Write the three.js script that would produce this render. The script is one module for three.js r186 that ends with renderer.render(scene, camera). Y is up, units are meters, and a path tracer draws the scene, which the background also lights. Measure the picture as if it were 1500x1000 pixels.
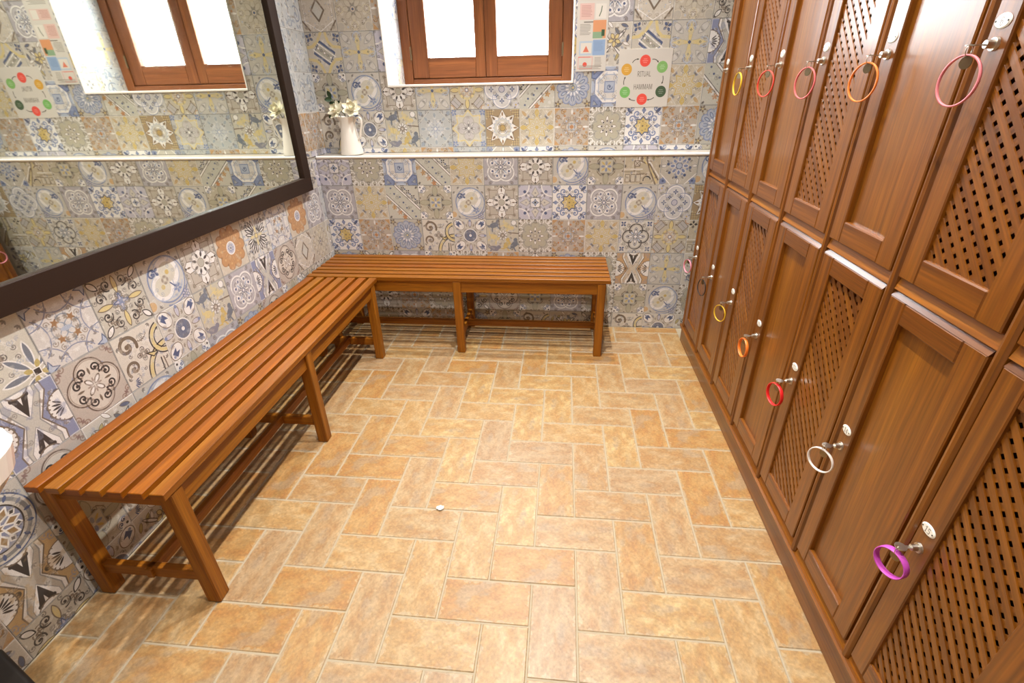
import * as THREE from 'three';
import { RectAreaLightUniformsLib } from 'three/addons/lights/RectAreaLightUniformsLib.js';
import { RoundedBoxGeometry } from 'three/addons/geometries/RoundedBoxGeometry.js';
import { mergeGeometries } from 'three/addons/utils/BufferGeometryUtils.js';

// ---------------------------------------------------------------- camera, sky, daylight, exposure
const scene = new THREE.Scene();
const camera = new THREE.PerspectiveCamera(70.77, 1.5, 0.05, 60);
camera.position.set(1.4533, 1.4037, 2.8922);
camera.rotation.set(-0.48605, 0.10723, -0.0225, 'YXZ');
scene.background = new THREE.Color(0.93, 0.97, 1.0);
scene.backgroundIntensity = 29;
RectAreaLightUniformsLib.init();
const daylight = new THREE.RectAreaLight(new THREE.Color(0.9, 0.96, 1.0), 20, 1.0, 1.1);
daylight.position.set(0.973, 2.0, -0.64);
daylight.rotation.y = Math.PI;            // shines into the room, towards +z
daylight.castShadow = true;
scene.add(daylight);
const renderer = new THREE.WebGLRenderer({ antialias: true });
renderer.toneMapping = THREE.LinearToneMapping;
renderer.toneMappingExposure = 0.58;
renderer.shadowMap.enabled = true;
const LAMPS = [[1.4, 2.25, 29], [1.4, 1.19, 38], [1.4, 0.12, 34], [0.7, 1.97, 15]];   // x, z, candela
const LAMP_COLOUR = new THREE.Color(1.0, 0.965, 0.92);

// ---------------------------------------------------------------- helpers
let seed = 7;
const rnd = () => { seed = (seed * 1664525 + 1013904223) >>> 0; return seed / 4294967296; };
const taken = {};
const numbered = (n) => { const k = taken[n] = (taken[n] ?? -1) + 1; return k ? n + '_' + String(k).padStart(3, '0') : n; };
function tag(o, label, category, group, kind) {
  o.userData.label = label; o.userData.category = category;
  if (group) o.userData.group = group;
  if (kind) o.userData.kind = kind;
  return o;
}
function thing(name, label, category, [x, y, z] = [0, 0, 0], group, kind) {
  const g = new THREE.Group(); g.name = numbered(name); g.position.set(x, y, z); scene.add(g);
  return tag(g, label, category, group, kind);
}
function part(name, geo, mat, parent, [x, y, z] = [0, 0, 0]) {
  const m = new THREE.Mesh(geo, mat); m.name = name; m.position.set(x, y, z);
  m.castShadow = m.receiveShadow = true; parent.add(m); return m;
}
function sub(name, parent, [x, y, z] = [0, 0, 0]) { const g = new THREE.Group(); g.name = name; g.position.set(x, y, z); parent.add(g); return g; }
function soup(tris, uv) {                      // non-indexed geometry with flat normals
  const g = new THREE.BufferGeometry();
  g.setAttribute('position', new THREE.Float32BufferAttribute(tris.flat(2), 3));
  if (uv) g.setAttribute('uv', new THREE.Float32BufferAttribute(uv.flat(2), 2));
  g.computeVertexNormals(); return g;
}
function woodUV(g, axis, su = 0.3, sv = 1.2) { // texture v runs along the grain axis; metres
  const p = g.attributes.position, n = g.attributes.normal, uv = new Float32Array(p.count * 2), ou = rnd(), ov = rnd();
  for (let t = 0; t < p.count; t += 3) {
    const N = [0, 1, 2].map((a) => Math.abs(n.getComponent(t, a)) + Math.abs(n.getComponent(t + 1, a)) + Math.abs(n.getComponent(t + 2, a)));
    const rest = [0, 1, 2].filter((a) => a !== axis), across = N[rest[0]] < N[rest[1]] ? rest[0] : rest[1];
    const endOn = N[axis] > N[rest[0]] && N[axis] > N[rest[1]];
    for (let k = t; k < t + 3; k++) {
      uv[2 * k] = p.getComponent(k, endOn ? rest[0] : across) / su + ou;
      uv[2 * k + 1] = (endOn ? p.getComponent(k, rest[1]) * 0.3 : p.getComponent(k, axis)) / sv + ov;
    }
  }
  g.setAttribute('uv', new THREE.BufferAttribute(uv, 2)); return g;
}
function chamferBox(w, h, d, c = 0.002) {      // centred
  const s = [w / 2, h / 2, d / 2], T = [];
  const V = (sx, sy, sz, full) => [sx, sy, sz].map((q, i) => q * (i === full ? s[i] : s[i] - c));
  const quad = (a, b, cc, dd, out) => {
    const ab = new THREE.Vector3().subVectors(new THREE.Vector3(...b), new THREE.Vector3(...a)), ac = new THREE.Vector3().subVectors(new THREE.Vector3(...cc), new THREE.Vector3(...a));
    if (ab.cross(ac).dot(out) < 0) T.push([a, cc, b], [a, dd, cc]); else T.push([a, b, cc], [a, cc, dd]);
  };
  for (let ax = 0; ax < 3; ax++) for (const sg of [-1, 1]) {
    const [u, v] = [0, 1, 2].filter((i) => i !== ax), mk = (a, b) => { const q = [0, 0, 0]; q[ax] = sg; q[u] = a; q[v] = b; return V(...q, ax); };
    const o = new THREE.Vector3(); o.setComponent(ax, sg);
    quad(mk(-1, -1), mk(1, -1), mk(1, 1), mk(-1, 1), o);
  }
  for (let e = 0; e < 3; e++) for (const a of [-1, 1]) for (const b of [-1, 1]) {
    const [u, v] = [0, 1, 2].filter((i) => i !== e), mk = (t, full) => { const q = [0, 0, 0]; q[e] = t; q[u] = a; q[v] = b; return V(...q, full); };
    const o = new THREE.Vector3(); o.setComponent(u, a); o.setComponent(v, b);
    quad(mk(-1, u), mk(1, u), mk(1, v), mk(-1, v), o);
  }
  for (const a of [-1, 1]) for (const b of [-1, 1]) for (const q of [-1, 1]) {
    const P = [V(a, b, q, 0), V(a, b, q, 1), V(a, b, q, 2)]; T.push(a * b * q > 0 ? P : [P[0], P[2], P[1]]);
  }
  return soup(T);
}
function woodBox(w, h, d, c) { const g = chamferBox(w, h, d, c), m = Math.max(w, h, d); return woodUV(g, m === w ? 0 : m === h ? 1 : 2); }
const beam = (name, x0, x1, y0, y1, z0, z1, mat, parent, c) => part(name, woodBox(x1 - x0, y1 - y0, z1 - z0, c), mat, parent, [(x0 + x1) / 2, (y0 + y1) / 2, (z0 + z1) / 2]);
const block = (name, x0, x1, y0, y1, z0, z1, mat, parent) => part(name, new THREE.BoxGeometry(x1 - x0, y1 - y0, z1 - z0), mat, parent, [(x0 + x1) / 2, (y0 + y1) / 2, (z0 + z1) / 2]);
function prism(profile, z0, z1, axis = 1) {     // convex profile [[x,y]..] swept along z, wood grain along z
  const T = [], n = profile.length;
  for (let i = 0; i < n; i++) {
    const a = profile[i], b = profile[(i + 1) % n];
    T.push([[...a, z0], [...b, z0], [...b, z1]], [[...a, z0], [...b, z1], [...a, z1]]);
    if (i > 0 && i < n - 1) T.push([[...profile[0], z1], [...profile[i], z1], [...profile[i + 1], z1]], [[...profile[0], z0], [...profile[i + 1], z0], [...profile[i], z0]]);
  }
  let area = 0; for (let i = 0; i < n; i++) { const a = profile[i], b = profile[(i + 1) % n]; area += a[0] * b[1] - b[0] * a[1]; }
  const g = soup(area > 0 ? T.map((t, i) => t) : T); void axis;
  // sides above are wound for a clockwise profile; flip when counter-clockwise
  if (area > 0) { const q = g.attributes.position; for (let t = 0; t < q.count; t += 3) { const i = Math.floor(t / 3); void i; } }
  return woodUV(g, 2);
}

// ---------------------------------------------------------------- noise and computed textures
const hash = (x, y, s) => { let h = Math.imul(x, 374761393) + Math.imul(y, 668265263) + Math.imul(s, 2147483647 ^ 0x5bd1e995); h = Math.imul(h ^ (h >>> 13), 1274126177); return ((h ^ (h >>> 16)) >>> 0) / 4294967296; };
function vnoise(x, y, s, px, py) {             // periodic value noise
  const xi = Math.floor(x), yi = Math.floor(y), fx = x - xi, fy = y - yi, m = (a, n) => ((a % n) + n) % n;
  const q = (a, b) => hash(m(xi + a, px), m(yi + b, py), s), ux = fx * fx * (3 - 2 * fx), uy = fy * fy * (3 - 2 * fy);
  return (q(0, 0) * (1 - ux) + q(1, 0) * ux) * (1 - uy) + (q(0, 1) * (1 - ux) + q(1, 1) * ux) * uy;
}
function fbm(u, v, s, fx, fy, oct = 4) { let a = 0, w = 0.5, t = 0; for (let o = 0; o < oct; o++) { a += w * vnoise(u * fx, v * fy, s + o, fx, fy); t += w; w *= 0.5; fx *= 2; fy *= 2; } return a / t; }
function texture(w, h, fn, srgb = true) {
  const d = new Uint8Array(w * h * 4);
  for (let y = 0; y < h; y++) for (let x = 0; x < w; x++) { const c = fn((x + 0.5) / w, (y + 0.5) / h), i = 4 * (y * w + x); d[i] = c[0]; d[i + 1] = c[1]; d[i + 2] = c[2]; d[i + 3] = 255; }
  const t = new THREE.DataTexture(d, w, h); t.wrapS = t.wrapT = THREE.RepeatWrapping; t.magFilter = THREE.LinearFilter; t.minFilter = THREE.LinearMipmapLinearFilter; t.generateMipmaps = true;
  if (srgb) t.colorSpace = THREE.SRGBColorSpace; t.needsUpdate = true; return t;
}
const lerp = (a, b, t) => a.map((q, i) => q + (b[i] - q) * t), clamp = (x) => Math.max(0, Math.min(255, x));
const hex = (h) => [1, 3, 5].map((i) => parseInt(h.slice(i, i + 2), 16));
function woodTexture(s, dark, mid, light) {
  const D = hex(dark), M = hex(mid), L = hex(light);
  return texture(256, 512, (u, v) => {
    const warp = fbm(u, v, s + 9, 3, 2, 3) * 0.35, streak = fbm(u + warp * 0.25, v, s, 24, 2, 4), fine = vnoise(u * 128, v * 16, s + 30, 128, 16), band = fbm(u + warp * 0.4, v, s + 50, 6, 1, 3);
    let c = streak < 0.5 ? lerp(D, M, streak * 2) : lerp(M, L, (streak - 0.5) * 2);
    c = lerp(c, band > 0.5 ? L : D, Math.abs(band - 0.5) * 0.9);
    return c.map((q) => clamp(q * (0.9 + 0.2 * fine)));
  });
}
const wood = (tex, rough, coat = 0.25, coatRough = 0.3, col = 0xffffff) => new THREE.MeshPhysicalMaterial({ map: tex, color: col, roughness: rough, clearcoat: coat, clearcoatRoughness: coatRough, specularIntensity: 0.4 });
const M = {};
const lockerTex = woodTexture(11, '#562b03', '#744006', '#8b530d'), panelTex = woodTexture(23, '#5f3404', '#7d4808', '#90590f'), teakTex = woodTexture(37, '#703f08', '#91560f', '#a76f1e'), windowTex = woodTexture(51, '#5a3119', '#784523', '#8f5a30');
M.locker = wood(lockerTex, 0.5, 0.85, 0.24);
M.panel = wood(panelTex, 0.5, 0.85, 0.24);
M.lattice = wood(lockerTex, 0.5, 0.85, 0.24);
M.inside = wood(lockerTex, 0.8, 0, 0.5);
M.teak = [wood(teakTex, 0.42, 0.3, 0.3), wood(teakTex, 0.42, 0.3, 0.3, 0xf2eade), wood(teakTex, 0.42, 0.3, 0.3, 0xf7e2cc)];
M.teakFrame = wood(teakTex, 0.5, 0.2, 0.35);
M.window = wood(windowTex, 0.5, 0.2, 0.35);
M.mirrorFrame = new THREE.MeshPhysicalMaterial({ color: 0x2a1a11, roughness: 0.55, specularIntensity: 0.5 });
M.mirror = new THREE.MeshStandardMaterial({ color: new THREE.Color(0.86, 0.90, 0.82), metalness: 1, roughness: 0.02 });
M.glass = new THREE.MeshPhysicalMaterial({ color: 0xffffff, transmission: 1, thickness: 0, roughness: 0, ior: 1.5 });
M.white = new THREE.MeshStandardMaterial({ color: 0xfbf9f4, roughness: 0.35 });
M.plaster = new THREE.MeshStandardMaterial({ color: 0xb9b2a6, roughness: 0.9 });
M.grout = new THREE.MeshStandardMaterial({ color: 0xb4b1aa, roughness: 0.9 });
M.floorGrout = new THREE.MeshStandardMaterial({ color: 0xaa9c84, roughness: 0.85 });
M.enamel = new THREE.MeshPhysicalMaterial({ color: 0xf0ebe2, roughness: 0.35, clearcoat: 0.4, clearcoatRoughness: 0.2 });
M.ceramic = new THREE.MeshPhysicalMaterial({ color: 0xf4f4f2, roughness: 0.15, clearcoat: 0.6 });
M.black = new THREE.MeshStandardMaterial({ color: 0x17120f, roughness: 0.5 });
M.metal = new THREE.MeshStandardMaterial({ color: 0xcfcac0, metalness: 1, roughness: 0.28 });
M.brass = new THREE.MeshStandardMaterial({ color: 0x8a7a60, metalness: 1, roughness: 0.4 });
M.petal = new THREE.MeshPhysicalMaterial({ color: 0xf3eed8, roughness: 0.8, side: THREE.DoubleSide });
M.petalHeart = new THREE.MeshPhysicalMaterial({ color: 0xeee6c4, roughness: 0.8, side: THREE.DoubleSide });
M.leaf = new THREE.MeshStandardMaterial({ color: 0x2c4427, roughness: 0.6, side: THREE.DoubleSide });
M.stem = new THREE.MeshStandardMaterial({ color: 0x4b5f36, roughness: 0.7 });

// ---------------------------------------------------------------- printed patterns of the wall tiles
const C = { W: '#e2deda', B: '#c8c1b4', S: '#b0aa9a', T: '#b6ab9b', b: '#7586b4', d: '#485888', l: '#a4b2cb', v: '#b9b6c8', o: '#c9a950', y: '#d5be74', r: '#c07a42', n: '#75624e', k: '#3a3432', g: '#8f8f8c' };
const designs = {};
function design(name, bg, draw) {
  const N = 256, cv = document.createElement('canvas'); cv.width = cv.height = N;
  const x = cv.getContext('2d'); x.fillStyle = C[bg] ?? bg; x.fillRect(0, 0, N, N);
  x.translate(N / 2, N / 2); x.scale(N / 2, N / 2); x.lineJoin = x.lineCap = 'round';
  const col = (c) => C[c] ?? c;
  const q = {
    x,
    ink(f, s, lw = 0.03) { if (f) { x.fillStyle = col(f); x.fill(); } if (s) { x.strokeStyle = col(s); x.lineWidth = lw; x.stroke(); } },
    circ(cx, cy, r, f, s, lw) { x.beginPath(); x.arc(cx, cy, r, 0, 7); q.ink(f, s, lw); },
    oval(cx, cy, a, b, f, s, lw, t = 0) { x.beginPath(); x.ellipse(cx, cy, a, b, t, 0, 7); q.ink(f, s, lw); },
    poly(p, f, s, lw) { x.beginPath(); p.forEach(([a, b], i) => i ? x.lineTo(a, b) : x.moveTo(a, b)); x.closePath(); q.ink(f, s, lw); },
    line(p, s, lw) { x.beginPath(); p.forEach(([a, b], i) => i ? x.lineTo(a, b) : x.moveTo(a, b)); q.ink(null, s, lw); },
    arc(cx, cy, r, a, b, s, lw) { x.beginPath(); x.arc(cx, cy, r, a, b); q.ink(null, s, lw); },
    rect(a, b, w, h, f, s, lw) { x.beginPath(); x.rect(a, b, w, h); q.ink(f, s, lw); },
    petal(d0, d1, w, f, s, lw) { x.beginPath(); x.moveTo(d0, 0); x.bezierCurveTo(d0 + (d1 - d0) * 0.3, -w, d0 + (d1 - d0) * 0.75, -w, d1, 0); x.bezierCurveTo(d0 + (d1 - d0) * 0.75, w, d0 + (d1 - d0) * 0.3, w, d0, 0); q.ink(f, s, lw); },
    rep(n, fn, off = 0) { for (let i = 0; i < n; i++) { x.save(); x.rotate(off + i * 2 * Math.PI / n); fn(i); x.restore(); } },
    at(cx, cy, r, fn) { x.save(); x.translate(cx, cy); x.rotate(r); fn(); x.restore(); },
    flip(fn) { fn(1); x.save(); x.scale(1, -1); fn(-1); x.restore(); },
    star(n, R, r, f, s, lw, off = 0) { const p = []; for (let i = 0; i < 2 * n; i++) { const a = off + i * Math.PI / n, e = i % 2 ? r : R; p.push([e * Math.cos(a), e * Math.sin(a)]); } q.poly(p, f, s, lw); },
    lobes(n, R, r, f, s, lw, off = 0) { x.beginPath(); for (let i = 0; i < n; i++) { const a = off + i * 2 * Math.PI / n, h = Math.PI / n; x.arc(R * Math.cos(a), R * Math.sin(a), r, a - Math.PI / 2 - h * 0.5, a + Math.PI / 2 + h * 0.5); } x.closePath(); q.ink(f, s, lw); },
    scroll(cx, cy, R, a, dir, s, lw) { x.beginPath(); for (let i = 0; i <= 40; i++) { const t = i / 40, e = R * (1 - 0.78 * t), w = a + dir * t * 7.2; const X = cx + e * Math.cos(w), Y = cy + e * Math.sin(w); i ? x.lineTo(X, Y) : x.moveTo(X, Y); } q.ink(null, s, lw); q.circ(cx, cy, R * 0.22, s); },
    fan(R, f, s) { for (let i = -2; i <= 2; i++) { x.save(); x.rotate(i * 0.34); q.petal(R * 0.3, R, R * 0.1, f); x.restore(); } for (let i = -3; i <= 3; i++) { x.save(); x.rotate(i * 0.3); q.arc(R * 1.12, 0, R * 0.15, -1.7, 1.7, s, 0.025); x.restore(); } },
  };
  const fr = (i, j) => hash(i, j, name.length * 13 + name.charCodeAt(1));       // fine filigree printed behind the main motif
  const filler = (k0, k1, a0) => q.rep(4, () => q.flip(() => { for (let i = k0; i < k1; i++) { const a = 0.12 + 0.84 * fr(i, 1), b = a * fr(i, 2), t = fr(i, 3); x.globalAlpha = a0 * (0.6 + 0.4 * t); const c = t < 0.45 ? 'W' : t < 0.7 ? 'k' : t < 0.85 ? 'b' : 'n'; if (fr(i, 4) < 0.5) q.scroll(a, b, 0.07 + 0.06 * fr(i, 5), fr(i, 6) * 6, i % 2 ? 1 : -1, c, 0.03); else q.at(a, b, fr(i, 6) * 6, () => { for (const r of [-0.6, 0, 0.6]) { x.save(); x.rotate(r); q.petal(0.02, 0.15, 0.035, c); x.restore(); } }); } x.globalAlpha = 1; }));
  filler(0, 9, 0.6);
  x.globalAlpha = 0.75; q.rect(-0.985, -0.985, 1.97, 1.97, null, fr(0, 9) < 0.5 ? 'W' : 'g', 0.03); x.globalAlpha = 1;
  draw(q);
  filler(20, 23, 0.35);
  x.setTransform(1, 0, 0, 1, 0, 0);                                  // worn print: small chips and grain
  const px = [0, 0, 0], im = x.getImageData(0, 0, N, N), s = name.length * 31 + name.charCodeAt(0), bgc = hex(C[bg] ?? bg);
  for (let j = 0; j < N; j++) for (let i = 0; i < N; i++) {
    const k = 4 * (j * N + i), w = fbm(i / N, j / N, s, 10, 10, 4), gr = 0.93 + 0.14 * hash(i, j, s), worn = Math.max(0, Math.min(0.4, (w - 0.58) * 4));
    for (let e = 0; e < 3; e++) px[e] = im.data[k + e] * (1 - worn) + bgc[e] * worn;
    const lum = 0.3 * px[0] + 0.59 * px[1] + 0.11 * px[2];
    for (let e = 0; e < 3; e++) im.data[k + e] = clamp((px[e] * 0.7 + lum * 0.26 + [182, 182, 184][e] * 0.06) * gr);
  }
  x.putImageData(im, 0, 0);
  const t = new THREE.CanvasTexture(cv); t.colorSpace = THREE.SRGBColorSpace;
  designs[name] = new THREE.MeshPhysicalMaterial({ map: t, roughness: 0.42, clearcoat: 0.15, clearcoatRoughness: 0.3 });
}
design('lattice', 'v', (q) => { q.rep(4, () => { q.circ(0.98, 0.98, 0.62, null, 'W', 0.07); q.poly([[0.9, 0], [0.5, 0.22], [0.32, 0], [0.5, -0.22]], 'B', 'g', 0.03); q.circ(0.62, 0.62, 0.09, 'd'); q.line([[0.3, 0.3], [0.45, 0.45]], 'W', 0.06); q.circ(0.55, 0, 0.05, 'g'); }); q.rect(-0.28, -0.28, 0.56, 0.56, 'W', 'g', 0.04); q.star(4, 0.2, 0.1, 'l', 'd', 0.03); q.circ(0, 0, 0.06, 'k'); });
design('rosette', 'S', (q) => { q.rep(4, () => { for (let i = -2; i <= 2; i++) { q.circ(0.9, i * 0.38, 0.14, null, 'W', 0.05); q.circ(0.96, i * 0.38, 0.05, 'n'); } }); q.lobes(8, 0.62, 0.24, '#b0a88e', 'g', 0.03); q.rep(8, (i) => { q.petal(0.16, i % 2 ? 0.5 : 0.56, 0.1, 'W', 'n', 0.02); q.petal(0.22, 0.36, 0.05, 'k'); }); q.circ(0, 0, 0.09, 'B', 'n', 0.02); });
design('octagon', 'l', (q) => { q.rep(4, () => { q.poly([[1, 1], [1, 0.45], [0.78, 0.4], [0.4, 0.78], [0.45, 1]], 'b', 'd', 0.05); q.poly([[0.92, 0.9], [0.9, 0.6], [0.66, 0.82]], 'g', 'd', 0.03); }); q.poly([[0.8, 0.34], [0.34, 0.8], [-0.34, 0.8], [-0.8, 0.34], [-0.8, -0.34], [-0.34, -0.8], [0.34, -0.8], [0.8, -0.34]], 'W', 'b', 0.05); q.poly([[0.6, 0.25], [0.25, 0.6], [-0.25, 0.6], [-0.6, 0.25], [-0.6, -0.25], [-0.25, -0.6], [0.25, -0.6], [0.6, -0.25]], '#cfcac4', 'l', 0.05); q.rect(-0.26, -0.26, 0.52, 0.52, 'l', 'b', 0.05); q.scroll(0, 0, 0.16, 0, 1, 'd', 0.04); });
for (const [nm, sg] of [['diag', 1], ['diagBack', -1]]) design(nm, '#bfbbac', (q) => { q.x.scale(sg, 1); q.at(0, 0, Math.PI / 4, () => { q.rect(-1.5, -0.42, 3, 0.84, '#b9b8a9'); for (const y of [-0.42, 0.42]) { q.rect(-1.5, y - 0.06, 3, 0.12, 'W'); q.line([[-1.5, y - 0.06], [1.5, y - 0.06]], 'k', 0.03); q.line([[-1.5, y + 0.06], [1.5, y + 0.06]], 'n', 0.03); } for (let i = -3; i <= 3; i++) { q.circ(i * 0.36, i % 2 * 0.1, 0.055, 'd'); q.circ(i * 0.36 + 0.18, -i % 2 * 0.16, 0.03, 'g'); } for (const i of [-1.5, -0.5, 0.5, 1.5]) { q.at(i * 0.42, 0.62, 0, () => q.rep(5, () => q.petal(0, 0.17, 0.06, i % 1 > 0 ? 'r' : '#b5803f'))); q.at(i * 0.42, -0.68, 0, () => { q.rep(4, () => q.petal(0.03, 0.14, 0.05, 'k')); q.circ(0.2, 0, 0.05, 'd'); }); } }); });
design('ochreStar', '#c0b49b', (q) => { q.rep(4, () => { q.petal(0.55, 1, 0.2, 'o', 'B', 0.03); q.at(0.72, 0.72, 0.8, () => q.petal(-0.25, 0.25, 0.14, '#c09a62', 'B', 0.03)); q.line([[0.3, 0.98], [0.6, 0.6], [0.98, 0.3]], 'B', 0.05); }); q.star(8, 0.66, 0.42, '#c8bb98', 'o', 0.05); q.rep(8, () => q.petal(0.16, 0.42, 0.08, 'B', 'o', 0.025)); q.circ(0, 0, 0.13, 'o', 'B', 0.04); });
design('scrollRound', '#a9a4ac', (q) => { q.lobes(4, 0.42, 0.46, '#b3aeb4', 'W', 0.08, Math.PI / 4); q.lobes(4, 0.42, 0.4, null, 'g', 0.03, Math.PI / 4); q.rep(4, () => { q.flip(() => { q.scroll(0.5, 0.24, 0.15, 2, 1, 'W', 0.07); q.circ(0.48, 0.22, 0.06, 'd'); }); q.petal(0.1, 0.4, 0.08, 'W', 'g', 0.02); }); q.rep(4, () => { q.petal(0.12, 0.55, 0.08, 'l', 'W', 0.03); q.circ(0.2, 0, 0.04, 'd'); }, Math.PI / 4); q.circ(0, 0, 0.08, 'W', 'd', 0.03); });
design('teardrop', 'T', (q) => { q.rect(-0.72, -0.72, 1.44, 1.44, null, 'n', 0.025); q.rep(4, () => { q.poly([[0.98, 0], [0.74, 0.24], [0.44, 0.2], [0.44, -0.2], [0.74, -0.24]], 'W', 'n', 0.03); q.petal(0.6, 0.82, 0.05, 'n'); q.circ(0.88, 0, 0.05, 'k'); }); q.lobes(8, 0.36, 0.17, 'W', 'n', 0.02); q.rep(8, () => { q.petal(0.22, 0.46, 0.075, 'k'); }, Math.PI / 8); q.circ(0, 0, 0.18, 'S', 'n', 0.02); });
design('heart', '#beb8ad', (q) => { q.x.rotate(0.1); q.circ(-0.85, 0.8, 0.2, '#d0a36a', 'B', 0.05); q.circ(0.1, 0.0, 0.86, '#c3c0b8', 'b', 0.06); q.circ(0.16, -0.22, 0.6, 'W', 'l', 0.04); q.circ(-0.16, 0.24, 0.52, 'W', 'l', 0.04); q.circ(-0.16, 0.24, 0.36, '#cdc7b4', null); q.circ(0.18, -0.26, 0.38, '#cdc7b4', null); for (const [a, b] of [[-0.16, 0.24], [0.18, -0.26]]) { q.circ(a, b, 0.09, 'o'); } q.scroll(-0.52, -0.3, 0.2, 0, -1, 'd', 0.06); q.arc(0.1, 0, 0.98, 0.1, 1.8, 'b', 0.05); q.arc(0.1, 0, 0.72, 0.3, 1.5, 'l', 0.06); q.at(-0.36, -0.36, 0.7, () => q.rep(4, () => q.petal(0.02, 0.2, 0.08, 'd'))); q.at(0.5, 0.42, 0.3, () => { q.rep(5, () => q.petal(0.02, 0.2, 0.07, 'b')); }); q.line([[0.2, 0.15], [0.4, 0.34]], 'd', 0.05); q.at(0.82, 0.75, 0.4, () => q.rep(6, () => q.petal(0.04, 0.2, 0.07, 'v', 'd', 0.02))); });
design('sunstar', 'W', (q) => { q.rep(4, () => { q.flip(() => { q.scroll(0.62, 0.36, 0.19, 3.6, -1, 'b', 0.07); q.scroll(0.9, 0.66, 0.14, 1.6, 1, 'b', 0.06); }); q.petal(0.62, 0.98, 0.09, 'd'); q.at(0.8, 0, 0, () => q.petal(-0.1, 0.1, 0.16, 'b')); q.at(0.78, 0.78, 0.78, () => q.petal(-0.2, 0.22, 0.11, 'd')); }); q.star(8, 0.5, 0.36, 'o', 'd', 0.06); q.rep(8, () => q.circ(0.24, 0, 0.03, 'n')); q.circ(0, 0, 0.05, 'n'); });
design('mosaic', '#b4a594', (q) => { q.rep(8, () => { q.petal(0.3, 0.62, 0.1, '#c0ad92', '#a0764f', 0.03); q.circ(0.7, 0.12, 0.06, 'r'); q.circ(0.5, 0.2, 0.05, '#9a8b8a'); q.circ(0.86, 0.3, 0.07, '#bc8b52'); }); q.rep(4, () => { q.petal(0.62, 0.98, 0.07, 'W'); q.poly([[0.98, 0.98], [0.98, 0.66], [0.82, 0.82], [0.66, 0.98]], '#c08a4a'); q.flip(() => q.scroll(0.78, 0.5, 0.13, 0, 1, '#a8793f', 0.05)); q.circ(0.3, 0.3, 0.06, 'l'); }); q.rep(8, () => q.petal(0.1, 0.26, 0.06, 'l')); q.circ(0, 0, 0.12, 'r', 'B', 0.03); });
design('wheel', '#b4ae9f', (q) => { q.rep(4, () => { q.at(0.82, 0.82, 0.78, () => { q.rep(5, () => q.petal(0.03, 0.2, 0.07, 'n')); q.circ(0, 0, 0.05, 'o'); }); }); q.lobes(12, 0.7, 0.19, '#a3aabd', 'b', 0.05); q.rep(12, () => q.petal(0.4, 0.74, 0.09, 'l', 'd', 0.03)); q.rep(12, () => q.petal(0.2, 0.46, 0.07, 'W', 'b', 0.02), Math.PI / 12); q.circ(0, 0, 0.2, '#b6b59b', 'b', 0.03); q.circ(0, 0, 0.09, 'y', 'd', 0.03); });
design('arcs', '#cfc7b8', (q) => { for (const [r, c, w] of [[1.08, 'k', 0.05], [0.98, 'y', 0.14], [0.88, 'k', 0.04]]) q.arc(1, 1, r, 3, 5, c, w); for (const [r, c, w] of [[0.62, 'k', 0.05], [0.52, 'y', 0.12], [0.42, 'k', 0.04]]) q.arc(1.05, -0.2, r, 1.6, 4.4, c, w); q.line([[0.6, 0.5], [0.58, 1]], 'k', 0.05); q.line([[0.72, 0.52], [0.74, 1]], 'n', 0.05); q.scroll(-0.5, -0.5, 0.4, 0.4, -1, 'n', 0.12); q.scroll(-0.55, 0.3, 0.3, 2.4, 1, 'n', 0.1); q.at(-0.8, 0.75, 0.4, () => q.fan(0.3, 'd', 'g')); q.at(0.1, -0.8, 1.5, () => q.fan(0.26, 'g', 'n')); q.poly([[0.1, 0.05], [0.35, 0.3], [0.6, 0.2], [0.32, 0.12]], 'y', 'k', 0.04); });
design('daisy', '#c2bcb0', (q) => { q.rep(4, () => { q.at(0.66, 0.66, Math.PI / 4, () => { q.oval(0, 0, 0.36, 0.28, 'W', 'n', 0.03); q.poly([[-0.12, -0.12], [0.18, -0.14], [0.2, 0.14], [-0.12, 0.12], [0.02, 0]], 'd'); q.circ(0.24, 0, 0.06, 'b'); }); q.petal(0.5, 0.98, 0.14, 'v', 'n', 0.03); q.circ(0.92, 0, 0.07, 'b'); }); q.circ(0, 0, 0.4, '#6d7894', 'W', 0.05); q.rep(20, () => q.line([[0.12, 0], [0.36, 0]], '#5b6686', 0.03)); q.circ(0, 0, 0.1, 'W', 'd', 0.03); });
design('beast', '#bdb6a2', (q) => { const b = (a, c, r, f) => q.at(a, c, r, () => { q.oval(0, 0, 0.3, 0.16, f); q.circ(0.28, -0.14, 0.12, f); q.poly([[-0.28, 0], [-0.5, -0.24], [-0.34, 0.1]], f); q.line([[-0.15, 0.1], [-0.24, 0.36]], f, 0.08); q.line([[0.16, 0.1], [0.26, 0.34]], f, 0.08); }); b(-0.5, 0.1, 0.5, 'y'); b(0.25, 0.55, -0.9, 'o'); b(0.3, -0.6, 0.9, 'y'); b(-0.5, -0.65, -0.3, '#6c7484'); b(0.7, 0.55, -0.8, '#66707f'); b(-0.55, 0.8, 0.2, '#7d7c8c'); q.at(0, -0.05, 0, () => { q.rep(9, () => q.petal(0.08, 0.34, 0.07, 'W', 'g', 0.025)); q.circ(0, 0, 0.1, 'B', 'n', 0.03); }); q.line([[0.35, -0.2], [0.98, -0.15]], 'n', 0.06); q.line([[-0.2, -0.98], [-0.15, -0.4]], 'n', 0.05); q.circ(0.7, -0.8, 0.16, 'W', 'g', 0.04); });
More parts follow.
